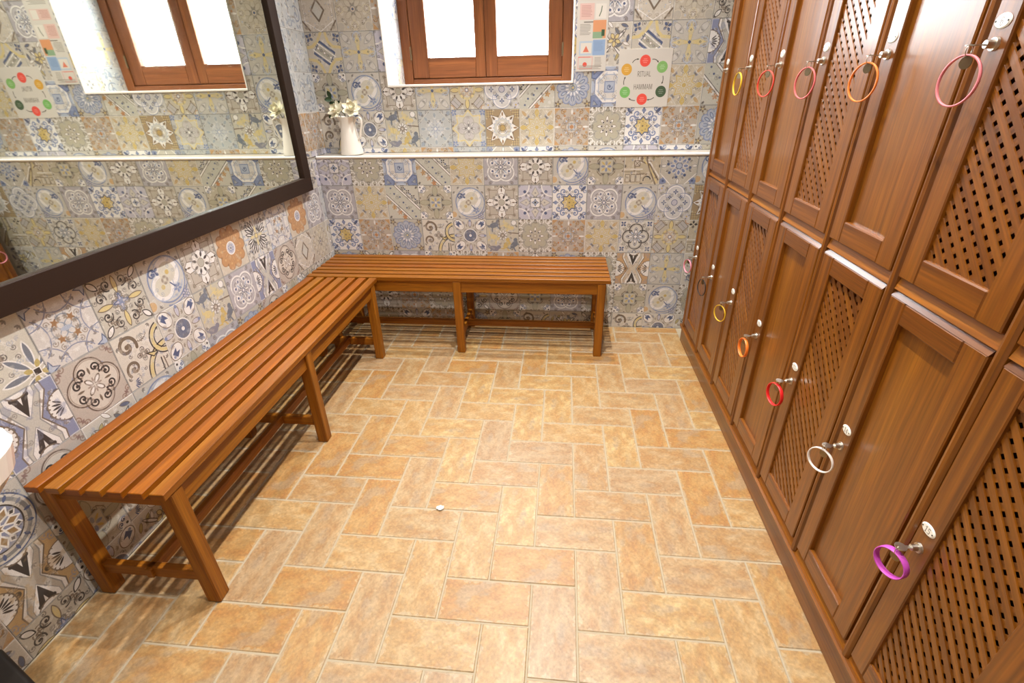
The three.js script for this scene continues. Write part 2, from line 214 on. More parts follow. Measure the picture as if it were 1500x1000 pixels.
design('quatre', '#c9c3b8', (q) => { q.rep(4, () => { q.at(0.76, 0.76, 0.78, () => { q.rep(4, () => q.petal(0.02, 0.18, 0.07, 'd')); }); q.circ(0.95, 0, 0.1, null, 'd', 0.04); }); q.lobes(4, 0.38, 0.38, '#cdc8bd', 'k', 0.06); q.lobes(4, 0.38, 0.31, null, 'g', 0.025); q.rep(4, () => { q.petal(0.14, 0.56, 0.12, 'W', 'd', 0.03); q.petal(0.34, 0.5, 0.05, 'k'); }); q.rep(4, () => q.petal(0.12, 0.46, 0.09, 'l', 'k', 0.025), Math.PI / 4); q.circ(0, 0, 0.1, 'W', 'd', 0.03); });
design('quatreBlue', '#bcb8b0', (q) => { q.rep(4, () => { q.at(0.8, 0.8, 0, () => { q.rep(5, () => q.petal(0.03, 0.17, 0.06, 'v')); q.circ(0, 0, 0.05, 'o'); }); }); q.lobes(4, 0.46, 0.46, '#c9c7c6', 'W', 0.1); q.lobes(4, 0.46, 0.52, null, 'b', 0.03); q.lobes(4, 0.46, 0.4, null, 'v', 0.03); q.rep(4, () => { q.at(0.6, 0, 0, () => q.rep(4, () => q.petal(0.01, 0.15, 0.05, 'd'))); }); q.rep(4, () => q.at(0.42, 0, 0, () => q.rep(4, () => q.petal(0.01, 0.12, 0.045, 'd'), 0.78)), Math.PI / 4); q.circ(0, 0, 0.16, 'v', 'd', 0.03); });
design('cross', '#bcb7ac', (q) => { q.rep(4, () => { q.petal(0.5, 0.98, 0.3, null, 'l', 0.05); q.at(0.74, 0.74, 0.78, () => { q.petal(-0.5, 0.2, 0.2, '#c7c3bd', 'g', 0.025); q.circ(0.16, 0, 0.06, 'S'); }); }); q.rep(4, () => { q.poly([[0.04, 0.07], [0.4, 0.12], [0.5, 0.16], [0.92, 0], [0.5, -0.16], [0.4, -0.12], [0.04, -0.07]], 'y', 'S', 0.03); q.circ(0.55, 0, 0.06, '#8e8250'); }); q.poly([[0.1, 0], [0, 0.1], [-0.1, 0], [0, -0.1]], 'd'); });
design('yellowRing', '#bab09b', (q) => { q.rep(4, () => { q.at(0.66, 0.66, 0.78, () => { q.poly([[-0.2, -0.26], [0.2, -0.26], [0.2, 0.26], [-0.2, 0.26]], '#b2acab', 'n', 0.03); q.line([[0, -0.2], [0, 0.2]], 'g', 0.04); }); q.petal(0.4, 0.98, 0.16, 'y', 'n', 0.025); q.circ(0.72, 0.28, 0.05, 'n'); q.circ(0.72, -0.28, 0.05, 'n'); q.at(0.95, 0.95, 0, () => q.circ(0, 0, 0.16, 'B', 'r', 0.04)); }); q.circ(0, 0, 0.44, 'B', 'y', 0.12); q.rep(4, () => q.circ(0.24, 0, 0.13, null, '#c69c6e', 0.04), Math.PI / 4); q.circ(0, 0, 0.09, 'W', 'd', 0.03); });
for (const [nm, f, gcol] of [['xfanOrange', '#c7955d', '#c9b9a2'], ['xfanBlue', '#7f88b0', '#bdb9ae'], ['xfanYellow', '#c2975a', '#b9afa0']]) design(nm, f, (q) => { for (const s of [-1, 1]) q.at(s, 0, s < 0 ? 0 : Math.PI, () => { q.circ(0.02, 0, 0.5, 'W', 'n', 0.03); q.fan(0.42, 'k', 'n'); }); const X = [[-0.62, -1], [-0.66, -0.7], [-0.26, 0], [-0.66, 0.7], [-0.62, 1], [0.62, 1], [0.66, 0.7], [0.26, 0], [0.66, -0.7], [0.62, -1]]; q.poly(X, 'W', 'n', 0.04); q.poly(X.map(([a, b]) => [a * 0.78, b]), gcol, 'g', 0.035); for (const s of [-1, 1]) { q.x.save(); q.x.scale(1, s); q.poly([[-0.4, 1], [-0.4, 0.8], [0, 0.14], [0.4, 0.8], [0.4, 1]], 'W', 'g', 0.02); q.poly([[0, 0.2], [-0.24, 0.86], [-0.06, 0.86], [0, 0.6], [0.06, 0.86], [0.24, 0.86]], 'k'); q.circ(-0.2, 0.86, 0.07, 'k'); q.circ(0.2, 0.86, 0.07, 'k'); q.arc(0, 1.2, 0.36, 3.6, 5.8, 'n', 0.04); q.x.restore(); } });
design('diamond', '#bfb5a4', (q) => { q.poly([[0, -0.98], [0.8, -0.5], [0.8, 0.5], [0, 0.98], [-0.8, 0.5], [-0.8, -0.5]], '#c6bcab', 'W', 0.04); for (let i = 0; i < 60; i++) { const a = hash(i, 1, 5) * 1.8 - 0.9, b = hash(i, 2, 5) * 1.8 - 0.9; q.circ(a, b, 0.03, i % 2 ? 'l' : '#ada390'); } q.poly([[0, -0.5], [0.36, 0], [0, 0.5], [-0.36, 0]], '#c3c3bb', 'n', 0.09); for (const a of [-1, 1]) for (const b of [-1, 1]) q.line([[a * 0.94, b * 0.5], [a * 0.6, b * 0.92]], 'n', 0.08); });
design('beigeFlower', '#bcb19c', (q) => { q.rep(8, () => q.petal(0.14, 0.62, 0.17, '#c5bba6', '#a99c84', 0.03)); q.rep(4, () => { q.petal(0.5, 0.98, 0.24, null, '#cbbf9c', 0.05); q.at(0.8, 0.8, 0, () => q.circ(0, 0, 0.22, '#b5aea1', '#c9c0ab', 0.04)); q.circ(0.82, 0.4, 0.05, 'l'); }); q.circ(0, 0, 0.15, '#c9b8a0', 'g', 0.04); q.circ(0, 0, 0.06, 'd'); });
design('bandBlue', '#c0b9aa', (q) => { q.at(0, 0, 0.62, () => { q.rect(-0.5, -0.34, 1, 0.68, '#a9a795', 'd', 0.04); q.rect(-0.5, -0.4, 1, 0.12, 'd'); q.rect(-0.5, 0.28, 1, 0.12, 'd'); q.line([[-0.6, -0.2], [0.6, -0.2]], 'W', 0.07); q.line([[-0.6, 0.22], [0.6, 0.22]], 'W', 0.07); for (let i = -2; i <= 2; i++) q.circ(i * 0.2, 0, 0.07, i % 2 ? 'g' : 'W', 'n', 0.02); }); for (const p of [[[-0.05, -0.98], [-0.3, -0.6], [-0.65, -0.32], [-0.98, -0.28]], [[0.2, -0.98], [0.3, -0.55], [0.55, -0.3], [0.98, -0.25]], [[0.1, 0.98], [0.3, 0.6], [0.6, 0.34], [0.98, 0.3]], [[-0.15, 0.98], [-0.3, 0.6], [-0.55, 0.36], [-0.98, 0.3]]]) q.line(p, 'y', 0.15); for (const [a, b] of [[-0.75, -0.75], [0.78, -0.72], [0.75, 0.78], [-0.75, 0.75]]) q.at(a, b, a * b, () => q.rep(4, () => q.petal(0.04, 0.24, 0.09, 'd'))); });
design('orange', '#c4b6a0', (q) => { q.lobes(10, 0.74, 0.22, '#c0844c', '#a96f3c', 0.04); q.rep(20, (i) => q.circ(0.68 + 0.12 * (i % 2), 0, 0.05, i % 2 ? '#9a6a3e' : '#cf9c5e')); q.rep(12, () => q.petal(0.3, 0.62, 0.08, '#c98f55', '#b07a48', 0.03)); q.circ(0, 0, 0.27, 'v', 'W', 0.05); q.star(8, 0.17, 0.1, 'W', 'b', 0.04); q.circ(0, 0, 0.06, 'd'); });
design('burst', '#cbc5ba', (q) => { q.rep(4, () => { for (const o of [-0.5, -0.25, 0, 0.25, 0.5]) { q.x.save(); q.x.rotate(o); q.petal(0.28, 0.94 - Math.abs(o) * 0.3, 0.075, 'W', 'k', 0.045); q.x.restore(); } }, Math.PI / 4); q.rep(4, () => { q.petal(0.1, 0.5, 0.1, 'y', 'S', 0.03); q.petal(0.5, 0.98, 0.05, 'l'); }); q.circ(0, 0, 0.12, 'y', 'n', 0.03); });
design('stars', '#cbc4be', (q) => { q.rep(4, () => { q.circ(1, 1, 0.72, null, '#7f84a0', 0.035); q.arc(1.25, 0, 0.7, 2.2, 4.1, '#7f84a0', 0.035); q.circ(0.2, 0, 0.24, null, '#8390a5', 0.035); q.at(0.92, 0.92, 0, () => q.star(4, 0.26, 0.1, 'l', 'd', 0.03)); }); q.rep(4, () => q.at(0.36, 0, 0, () => q.star(5, 0.15, 0.07, '#9c6a3c')), Math.PI / 4); q.petal(-0.2, 0.2, 0.1, 'l'); });
design('medallion', '#b8ab9e', (q) => { q.rep(4, () => { q.at(0.84, 0.84, 0.78, () => { q.scroll(0, 0.14, 0.14, 0, 1, '#94796a', 0.04); q.scroll(0, -0.14, 0.14, 0, -1, '#94796a', 0.04); q.star(4, 0.1, 0.05, '#8a6a62'); }); }); q.lobes(4, 0.4, 0.5, '#cfc4b5', '#6e5a4d', 0.05, 0); q.lobes(4, 0.4, 0.44, null, '#a89684', 0.03, 0); q.rep(4, () => { q.flip(() => { q.scroll(0.52, 0.22, 0.16, 2.5, -1, 'k', 0.055); }); q.petal(0.36, 0.62, 0.05, 'n'); }); q.rep(4, () => { q.petal(0.05, 0.36, 0.09, 'W', 'n', 0.04); q.circ(0.45, 0, 0.04, 'k'); }, Math.PI / 4); q.rep(4, () => q.petal(0.05, 0.26, 0.05, '#a58f80'), 0); });
design('arab', '#c6c0b0', (q) => { q.at(0.75, 0.75, 0, () => { q.rep(8, () => { q.petal(0.16, 0.95, 0.13, '#6d7484', 'W', 0.04); }); q.rep(4, () => q.petal(0.1, 0.36, 0.1, '#b9a04e'), 0.4); q.rect(-0.1, -0.1, 0.2, 0.2, 'k', 'W', 0.03); }); q.scroll(-0.35, -0.4, 0.3, 1, 1, 'k', 0.08); q.scroll(-0.5, 0.3, 0.26, 4, -1, 'k', 0.08); q.poly([[-0.98, 0], [-0.6, -0.16], [-0.5, 0.1], [-0.98, 0.2]], 'o'); q.petal(-0.9, -0.3, 0.1, 'g'); q.at(-0.85, -0.85, 0.8, () => q.rep(6, () => q.petal(0.05, 0.4, 0.09, '#6d7484'))); });
design('baroque', '#bdb6a6', (q) => { q.rep(4, () => { q.flip(() => { q.scroll(0.66, 0.3, 0.2, 3.4, -1, 'k', 0.045); q.scroll(0.5, 0.62, 0.13, 1, 1, 'n', 0.04); }); q.petal(0.3, 0.9, 0.12, 'y', 'n', 0.03); q.at(0.82, 0.82, 0.78, () => { q.petal(-0.28, 0.16, 0.13, 'W', 'k', 0.035); }); }); q.star(4, 0.3, 0.1, 'v', 'd', 0.03); q.star(4, 0.2, 0.07, 'b', null, 0, 0.78); });
design('ornate', '#b5ab93', (q) => { q.rep(4, () => { q.at(0.8, 0.8, 0.78, () => { q.circ(0, 0, 0.26, 'W', 'g', 0.03); q.scroll(-0.08, 0.1, 0.1, 1, 1, 'd', 0.035); q.scroll(-0.08, -0.1, 0.1, 5, -1, 'd', 0.035); q.circ(0.12, 0, 0.05, 'k'); }); q.petal(0.3, 1, 0.2, '#a9a286', '#8c8469', 0.03); q.line([[0.3, 0.5], [0.5, 0.3]], 'n', 0.04); q.circ(0.92, 0.26, 0.05, 'n'); q.circ(0.92, -0.26, 0.05, 'n'); }); q.poly([[0.36, 0.36], [-0.36, 0.36], [-0.36, -0.36], [0.36, -0.36]], '#bdb69d', 'g', 0.035); q.rep(4, () => q.petal(0.05, 0.3, 0.08, 'b')); q.rep(4, () => q.petal(0.1, 0.36, 0.06, 'o'), 0.78); q.circ(0, 0, 0.06, 'W'); });
design('circleStar', '#b9b2a6', (q) => { q.circ(0, 0, 0.97, '#c5beb1', 'd', 0.04); q.circ(0, 0, 0.82, null, '#7e7f80', 0.11); q.rep(14, () => q.petal(0.72, 0.92, 0.06, 'd')); q.circ(0, 0, 0.66, '#7b84a8', 'k', 0.04); q.rep(8, () => { q.at(0.4, 0, 0, () => q.poly([[0.2, 0], [0, 0.12], [-0.2, 0], [0, -0.12]], '#9a7443', 'W', 0.05)); }); q.rep(8, () => { q.at(0.52, 0, 0, () => q.poly([[0.1, 0], [0, 0.08], [-0.1, 0], [0, -0.08]], 'k', 'W', 0.04)); }, Math.PI / 8); q.star(8, 0.22, 0.12, '#8b6a42', 'W', 0.04); });
design('lines', '#bcae90', (q) => { for (const [o, c] of [[0, 'W'], [0.14, 'n'], [0.28, 'y'], [0.42, 'n']]) { q.line([[-0.2 + o, -1], [-0.2 + o, -0.2 - o * 0.3], [0.4, -0.2 + o * 0.9], [0.98 - o * 0.4, 0.6 + o]], c, 0.07); } q.rect(-0.45, -0.3, 0.3, 0.3, '#c9c0b0', 'n', 0.04); q.line([[-0.45, -0.3], [-0.15, 0]], 'n', 0.03); q.line([[-0.15, -0.3], [-0.45, 0]], 'n', 0.03); q.line([[-1, 0.16], [0, 0.16]], 'W', 0.06); q.line([[-1, 0.3], [-0.1, 0.3]], 'n', 0.03); for (let i = 0; i < 3; i++) q.rect(-0.9 + i * 0.3, 0.45, 0.24, 0.4, '#c4bba7', 'n', 0.03); q.at(0.6, -0.6, 0.5, () => q.rep(5, () => q.petal(0.05, 0.3, 0.1, '#948b5c'))); q.at(0.3, 0.75, 0, () => q.arc(0, 0, 0.2, 3, 6, 'k', 0.06)); q.at(-0.75, -0.75, 0, () => q.rep(4, () => q.petal(0.05, 0.24, 0.08, 'k'))); });
design('blueFloral', '#bcb5a6', (q) => { q.rep(8, () => { q.petal(0.2, 0.5, 0.12, 'b', 'W', 0.025); q.circ(0.6, 0.1, 0.08, 'd'); q.circ(0.44, 0.16, 0.06, 'b'); }); q.rep(4, () => { q.at(0.8, 0.8, 0, () => { q.rep(6, () => q.circ(0.13, 0, 0.07, 'b')); q.circ(0, 0, 0.07, 'd'); }); q.petal(0.66, 0.98, 0.1, 'W', 'g', 0.03); q.line([[0.98, 0.4], [0.4, 0.98]], 'W', 0.05); }); q.circ(0, 0, 0.16, 'l', 'd', 0.03); });
design('whiteStar', '#a3865c', (q) => { q.rep(4, () => { for (let i = 0; i < 4; i++) { q.line([[0.98, 0.56 + i * 0.13], [0.56, 0.56 + i * 0.13]], 'n', 0.025); q.line([[0.56 + i * 0.13, 0.98], [0.56 + i * 0.13, 0.56]], 'y', 0.025); } }); q.star(8, 0.99, 0.62, 'W', 'n', 0.03); q.rep(8, () => { q.petal(0.62, 0.86, 0.06, '#8b5f30'); }); q.star(16, 0.56, 0.46, '#c7c3b6', 'l', 0.03); q.circ(0, 0, 0.3, '#cbb995', 'W', 0.07); q.circ(0, 0, 0.17, '#b99449', 'n', 0.03); });
design('lace', '#b3b3b2', (q) => { q.rep(4, () => { q.at(0.85, 0.85, 0, () => q.rep(5, () => q.petal(0.03, 0.2, 0.07, 'b'))); }); q.star(8, 0.98, 0.7, '#c6c0ae', 'y', 0.07); q.lobes(4, 0.34, 0.32, '#bdb5b4', 'S', 0.05); q.rep(8, () => q.petal(0.14, 0.42, 0.08, '#c7c1bc', 'g', 0.02)); q.circ(0, 0, 0.1, 'W', 'g', 0.03); });
design('paleBlue', '#b0b3b3', (q) => { q.rep(8, () => { q.petal(0.1, 0.5, 0.1, '#bfc1bf', 'l', 0.03); q.petal(0.58, 0.9, 0.12, '#97a3b0', '#b9bcba', 0.03); }); q.rep(4, () => { q.line([[0.98, 0.3], [0.3, 0.98]], '#c1bfb4', 0.04); q.at(0.8, 0.8, 0.78, () => q.petal(-0.2, 0.2, 0.12, '#8e9bac')); }); q.circ(0, 0, 0.1, 'W', 'b', 0.03); });
design('vines', '#b2b6b8', (q) => { q.scroll(-0.3, -0.4, 0.44, 1, 1, '#7f8ca0', 0.07); q.scroll(0.4, 0.3, 0.44, 4, 1, '#7b88a0', 0.07); q.scroll(-0.5, 0.6, 0.28, 2, -1, '#8b97a6', 0.06); q.scroll(0.55, -0.6, 0.28, 5, -1, '#8b97a6', 0.06); for (let i = 0; i < 16; i++) q.at(hash(i, 3, 9) * 1.8 - 0.9, hash(i, 4, 9) * 1.8 - 0.9, hash(i, 5, 9) * 6, () => q.petal(-0.14, 0.14, 0.08, i % 3 ? '#8794ab' : '#c7c8c0')); });
design('garden', '#c3bcae', (q) => { for (let i = 0; i < 14; i++) q.at(hash(i, 6, 2) * 1.8 - 0.9, hash(i, 7, 2) * 1.8 - 0.9, hash(i, 8, 2) * 6, () => { q.petal(-0.2, 0.2, 0.1, ['#5d6684', 'W', '#b3a25f', '#6a6f7a'][i % 4], 'n', 0.02); }); q.rep(4, () => q.petal(0.1, 0.98, 0.09, 'W', 'k', 0.03), 0.78); q.at(0.1, -0.2, 0.4, () => q.rep(5, () => q.petal(0.05, 0.34, 0.12, 'y', 'n', 0.03))); q.scroll(-0.5, 0.5, 0.26, 0, 1, 'd', 0.06); q.scroll(0.6, 0.5, 0.22, 2, -1, 'n', 0.06); });
const allDesigns = Object.keys(designs), darkish = ['ornate', 'rosette', 'baroque', 'medallion', 'arcs', 'scrollRound', 'garden', 'teardrop', 'wheel', 'mosaic'];
const plainCache = {};

function tileGeo(w, h, t, b, u0 = 0, v0 = 0, u1 = 1, v1 = 1) {      // face in xy at z = 0, facing +z, origin at the lower left corner
  const X = [0, b, w - b, w], Y = [0, b, h - b, h], T = [], U = [];
  const uv = ([x, y]) => [u0 + (u1 - u0) * x / w, v0 + (v1 - v0) * y / h];
  const quad = (a, q, c, d) => { T.push([a, q, c], [a, c, d]); U.push([uv(a), uv(q), uv(c)], [uv(a), uv(c), uv(d)]); };
  const f = [[X[1], Y[1], 0], [X[2], Y[1], 0], [X[2], Y[2], 0], [X[1], Y[2], 0]], o = [[0, 0, -b], [w, 0, -b], [w, h, -b], [0, h, -b]], k = o.map(([x, y]) => [x, y, -t]);
  quad(...f);
  for (let i = 0; i < 4; i++) { const j = (i + 1) % 4; quad(o[i], o[j], f[j], f[i]); quad(k[i], k[j], o[j], o[i]); }
  return soup(T, U);
}
const TS = 0.2, JOINT = 0.0007;
const cachedGeo = new Map();
function wallTile(parent, turn, place, a0, a1, b0, b1, ca, cb, mat) { // cell (ca, cb) cut to [a0,a1] x [b0,b1] in wall coordinates
  const x0 = Math.max(a0, ca), x1 = Math.min(a1, ca + TS), y0 = Math.max(b0, cb), y1 = Math.min(b1, cb + TS);
  if (x1 - x0 < 0.006 || y1 - y0 < 0.006) return;
  const key = [x0 - ca, x1 - ca, y0 - cb, y1 - cb].map((q) => q.toFixed(3)).join();
  if (!cachedGeo.has(key)) cachedGeo.set(key, tileGeo(x1 - x0 - JOINT, y1 - y0 - JOINT, 0.007, 0.0006, (x0 - ca) / TS, (y0 - cb) / TS, (x1 - ca) / TS, (y1 - cb) / TS));
  const m = part('tile', cachedGeo.get(key), mat, parent, place(x0 + JOINT / 2, y0 + JOINT / 2)); m.rotation.y = turn;
}
const pick = (i, j, list = allDesigns) => designs[list[Math.floor(hash(i + 40, j + 40, 77) * list.length)]];

// ---------------------------------------------------------------- room shell
const RX = 2.66, RZ = 3.75, RY = 3.4, TY = 2.7, UP = 0.15, LEDGE = 1.068, WX0 = 0.449, WX1 = 1.491, WY0 = 1.43, WY1 = 2.56, WZ = -0.5;
// floor: slab of grout with terracotta tiles laid in herringbone
const floor = thing('floor', 'terracotta floor laid in a herringbone of rectangular clay tiles', 'floor', [0, 0, 0], null, 'structure');
block('mortar_bed', 0, RX, -0.12, -0.0022, -0.6, RZ, M.floorGrout, floor);
const clay = [];
const clays = [['#b58850', '#c3a06e', '#ae7840'], ['#b8905c', '#c8aa80', '#b08048'], ['#b18a60', '#c0a27c', '#a8784a'], ['#b28a5c', '#c0a482', '#aa7a48'], ['#ba925a', '#cbae7e', '#b3824a'], ['#ae8c68', '#bea486', '#a47a52'], ['#b58448', '#c39a64', '#ad723a'], ['#b28e62', '#c4aa86', '#aa7a48']];
clays.forEach(([m, l, d], i) => {
  const A = hex(m), L = hex(l), D = hex(d), G = [196, 184, 166];
  const t = texture(128, 256, (u, v) => {
    const big = fbm(u, v, 200 + i * 7, 3, 4, 4), streak = fbm(u + 0.3 * big, v + 0.1 * big, 300 + i * 7, 5, 6, 5), fine = fbm(u, v, 400 + i, 24, 40, 3);
    let c = streak > 0.5 ? lerp(A, L, Math.min(1, (streak - 0.5) * 3.0)) : lerp(A, D, Math.min(1, (0.5 - streak) * 3.2));
    if (big > 0.56) c = lerp(c, L, Math.min(0.7, (big - 0.56) * 4));
    if (big < 0.42) c = lerp(c, [166, 144, 124], Math.min(0.6, (0.42 - big) * 4));
    const edge = Math.min(u * 0.5, (1 - u) * 0.5, v, 1 - v), chip = 0.012 + 0.03 * Math.max(0, fbm(u, v, 500 + i, 8, 16, 3) - 0.46) * 4;   // rubbed pale edges
    if (edge < chip) c = lerp(c, G, 0.45);
    c = lerp(c, [178, 148, 102], 0.22);
    const grain = hash(Math.floor(u * 128), Math.floor(v * 256), 900 + i);
    return c.map((q, e) => clamp(q * [0.975, 0.97, 0.94][e] * (0.77 + 0.24 * fine + 0.08 * grain)));
  });
  const bump = texture(128, 256, (u, v) => { const b = 255 * fbm(u, v, 600 + i, 10, 20, 4); return [b, b, b]; }, false);
  clay.push(new THREE.MeshPhysicalMaterial({ map: t, bumpMap: bump, bumpScale: 0.0012, roughness: 0.5, clearcoat: 0.35, clearcoatRoughness: 0.38 }));
});
const FU = 0.1397, FX = 1.393, FZ = 1.617;
const floorGeo = new Map();
function floorTile(x0, x1, z0, z1, long) {
  const ox0 = x0, ox1 = x1, oz0 = z0, oz1 = z1;
  x0 = Math.max(0.004, x0); x1 = Math.min(2.215, x1); z0 = Math.max(0.004, z0); z1 = Math.min(RZ - 0.01, z1);
  if (x1 - x0 < 0.008 || z1 - z0 < 0.008) return;
  const j = 0.0042, w = x1 - x0 - j, d = z1 - z0 - j, vert = long === 'z';
  const u = [(x0 - ox0) / (ox1 - ox0), (x1 - ox0) / (ox1 - ox0)], v = [(oz1 - z1) / (oz1 - oz0), (oz1 - z0) / (oz1 - oz0)], turned = rnd() < 0.5;
  const key = [w.toFixed(3), d.toFixed(3), vert, turned, ...u.map((q) => q.toFixed(2)), ...v.map((q) => q.toFixed(2))].join();
  if (!floorGeo.has(key)) {
    const g = tileGeo(w, d, 0.014, 0.0026, u[0], v[0], u[1], v[1]);
    const a = g.attributes.uv; for (let i = 0; i < a.count; i++) { let p = a.getX(i), q = a.getY(i); if (!vert) [p, q] = [q, p]; if (turned) { p = 1 - p; q = 1 - q; } a.setXY(i, p, q); }
    g.rotateX(-Math.PI / 2); floorGeo.set(key, g);
  }
  part('tile', floorGeo.get(key), clay[Math.floor(rnd() * clay.length)], floor, [x0 + j / 2, (rnd() - 0.5) * 0.0012, z1 - j / 2]);
}
for (let j = -13; j < 16; j++) for (let i = -12; i < 7; i++) {
  const s = (((i + j) % 4) + 4) % 4, x = FX + i * FU, z = FZ + j * FU;
  if (s === 0) floorTile(x, x + 2 * FU, z, z + FU, 'x');
  if (s === 2) floorTile(x, x + FU, z, z + 2 * FU, 'z');
}
// back wall: lower part at z = 0, upper part set back behind the ledge, with the window opening
const back = thing('wall_back', 'back wall covered with patchwork patterned tiles below and around the window', 'wall', [0, 0, 0], null, 'structure');
block('lower_wall', 0, RX, 0, 1.05, -0.4, -0.004, M.grout, back);
block('upper_wall', -0.12, RX, 1.05, WY0 - 0.012, -0.6, -UP - 0.004, M.grout, back);
block('upper_wall', -0.12, WX0 - 0.004, WY0 - 0.012, TY, -0.6, -UP - 0.004, M.grout, back);
block('upper_wall', WX1 + 0.004, RX, WY0 - 0.012, TY, -0.6, -UP - 0.004, M.grout, back);
block('upper_wall', WX0 - 0.004, WX1 + 0.004, WY1 + 0.004, TY, -0.6, -UP - 0.004, M.grout, back);
block('plaster_band', -0.12, RX, TY, RY, -0.6, -UP - 0.002, M.plaster, back);
const lower = {
  4: 'lattice rosette octagon diag ochreStar scrollRound teardrop heart ornate lines blueFloral heart',
  3: 'scrollRound ochreStar diag ornate heart teardrop lattice sunstar scrollRound heart quatreBlue whiteStar',
  2: 'sunstar mosaic wheel arcs daisy beast rosette mosaic ochreStar quatre yellowRing lines',
  1: 'wheel baroque scrollRound ornate rosette mosaic teardrop wheel rosette xfanOrange cross garden',
  0: 'ornate teardrop mosaic rosette baroque medallion ornate scrollRound rosette ornate heart rosette',
  '-1': 'arcs rosette daisy mosaic wheel ornate arcs garden baroque arcs daisy garden' };
const upper = {
  0: 'arcs daisy beast paleBlue lace whiteStar ochreStar mosaic rosette sunstar mosaic wheel',
  1: 'ornate heart teardrop cross yellowRing quatreBlue diagBack wheel octagon diag ochreStar diag',
  2: 'bandBlue cross lattice paleBlue lace garden heart sunstar garden bandBlue cross xfanBlue',
  3: 'diamond beigeFlower mosaic wheel ornate paleBlue daisy lattice scrollRound diamond beigeFlower baroque',
  '-1': 'lace sunstar ochreStar mosaic paleBlue blueFloral sunstar wheel heart lattice sunstar ornate' };
const H0 = 0.1, X0 = -0.0012;
for (const [r, list] of Object.entries(lower)) list.split(' ').forEach((n, k) => wallTile(back, 0, (a, b) => [a, b, 0], 0, 2.4, 0, 1.05, X0 + k * TS, H0 + r * TS, designs[n]));
for (let r = -1; r < 9; r++) for (let k = 0; k < 13; k++) {
  const mat = designs[upper[r]?.split(' ')[k]] ?? pick(r, k), cx = X0 + k * TS, cy = 1.096 + r * TS, at = (a, b) => [a, b, -UP];
  wallTile(back, 0, at, WX0 - 0.008, WX1 + 0.008, LEDGE, WY0 - 0.012, cx, cy, mat);
  wallTile(back, 0, at, 0, WX0 - 0.008, LEDGE, TY, cx, cy, mat);
  wallTile(back, 0, at, WX1 + 0.008, RX, LEDGE, TY, cx, cy, mat);
  wallTile(back, 0, at, WX0 - 0.008, WX1 + 0.008, WY1, TY, cx, cy, mat);
}
for (let r = 0; r < 6; r++) for (let k = 0; k < 2; k++) {          // tiles on the two window reveals
  wallTile(back, Math.PI / 2, (a, b) => [WX0, b, -a], 0.15, 0.5, WY0, WY1, 0.15 + k * TS, WY0 - 0.06 + r * TS, designs[['paleBlue', 'lace', 'vines', 'blueFloral'][(r * 3 + k) % 4]]);
  wallTile(back, -Math.PI / 2, (a, b) => [WX1, b, a - 0.65], 0.15, 0.5, WY0, WY1, 0.15 + k * TS, WY0 - 0.06 + r * TS, designs[['vines', 'lace', 'paleBlue', 'cross'][(r * 3 + k) % 4]]);
}
// ledge and window edging
const ledge = thing('trim_1', 'narrow white tiled ledge running along the back wall with a bright edge strip', 'ledge', [0, 0, 0], null, 'structure');
block('ledge_top', 0, RX, 1.05, LEDGE - 0.002, -UP, -0.002, new THREE.MeshPhysicalMaterial({ color: 0xcfc6ba, roughness: 0.3, clearcoat: 0.3 }), ledge);
part('edge_strip', chamferBox(RX, 0.015, 0.012, 0.0045), M.white, ledge, [RX / 2, LEDGE - 0.007, 0.0]);
const edging = thing('trim_2', 'white edge strips framing the window recess in the tiled wall', 'edging', [0, 0, 0], null, 'structure');
part('sill', chamferBox(WX1 - WX0 + 0.016, 0.012, 0.5 - UP + 0.006, 0.002), M.white, edging, [(WX0 + WX1) / 2, WY0 - 0.006, -(0.5 + UP - 0.006) / 2]);
for (const x of [WX0 - 0.004, WX1 + 0.004]) part('edge_strip', chamferBox(0.009, WY1 - WY0, 0.011, 0.002), M.white, edging, [x, (WY0 + WY1) / 2, -UP]);
part('edge_strip', chamferBox(WX1 - WX0 + 0.016, 0.009, 0.011, 0.002), M.white, edging, [(WX0 + WX1) / 2, WY1 + 0.004, -UP]);
// left wall
const left = thing('wall_left', 'left wall covered with patchwork patterned tiles behind the mirror and bench', 'wall', [0, 0, 0], null, 'structure');
block('wall_core', -0.12, -0.004, -0.12, TY, -UP, RZ, M.grout, left);
block('plaster_band', -0.12, -0.002, TY, RY, -UP, RZ, M.plaster, left);
const leftRows = {
  3: 'vines scrollRound orange stars burst orange teardrop heart baroque stars arab lattice',
  2: 'garden beigeFlower diamond medallion xfanBlue scrollRound beast daisy arcs medallion xfanBlue arab',
  1: 'vines rosette baroque ornate medallion wheel scrollRound ornate heart garden medallion circleStar',
  0: 'rosette ornate medallion arcs ornate baroque teardrop rosette wheel arcs ornate xfanYellow',
  '-1': 'garden arcs garden baroque rosette ornate garden arcs medallion garden daisy baroque',
  4: 'lattice garden', 5: 'mosaic mosaic', 6: 'vines vines', 7: 'paleBlue vines', 8: 'vines paleBlue' };
const ZT = 0.046;
for (let r = -1; r < 14; r++) for (let n = -1; n < 19; n++) {
  const z0 = ZT + n * TS, y0 = H0 + r * TS;
  if (y0 > 0.94 && y0 + TS < 2.0 && z0 > 0.2 && z0 + TS < 2.5) continue;                 // wholly behind the mirror
  const mat = designs[leftRows[r]?.split(' ')[n + 1]] ?? pick(r, n, r < 2 ? darkish : allDesigns);
  const zmin = y0 + TS <= 1.06 ? 0 : -UP, split = y0 < LEDGE && y0 + TS > LEDGE;
  const go = (z, b0, b1) => wallTile(left, Math.PI / 2, (a, b) => [0, b, -a], -(RZ - 0.01), -z, b0, b1, -(z0 + TS), y0, mat);
  if (split) { go(0, 0, 1.05); go(-UP, LEDGE, TY); } else go(zmin, 0, TY);
}
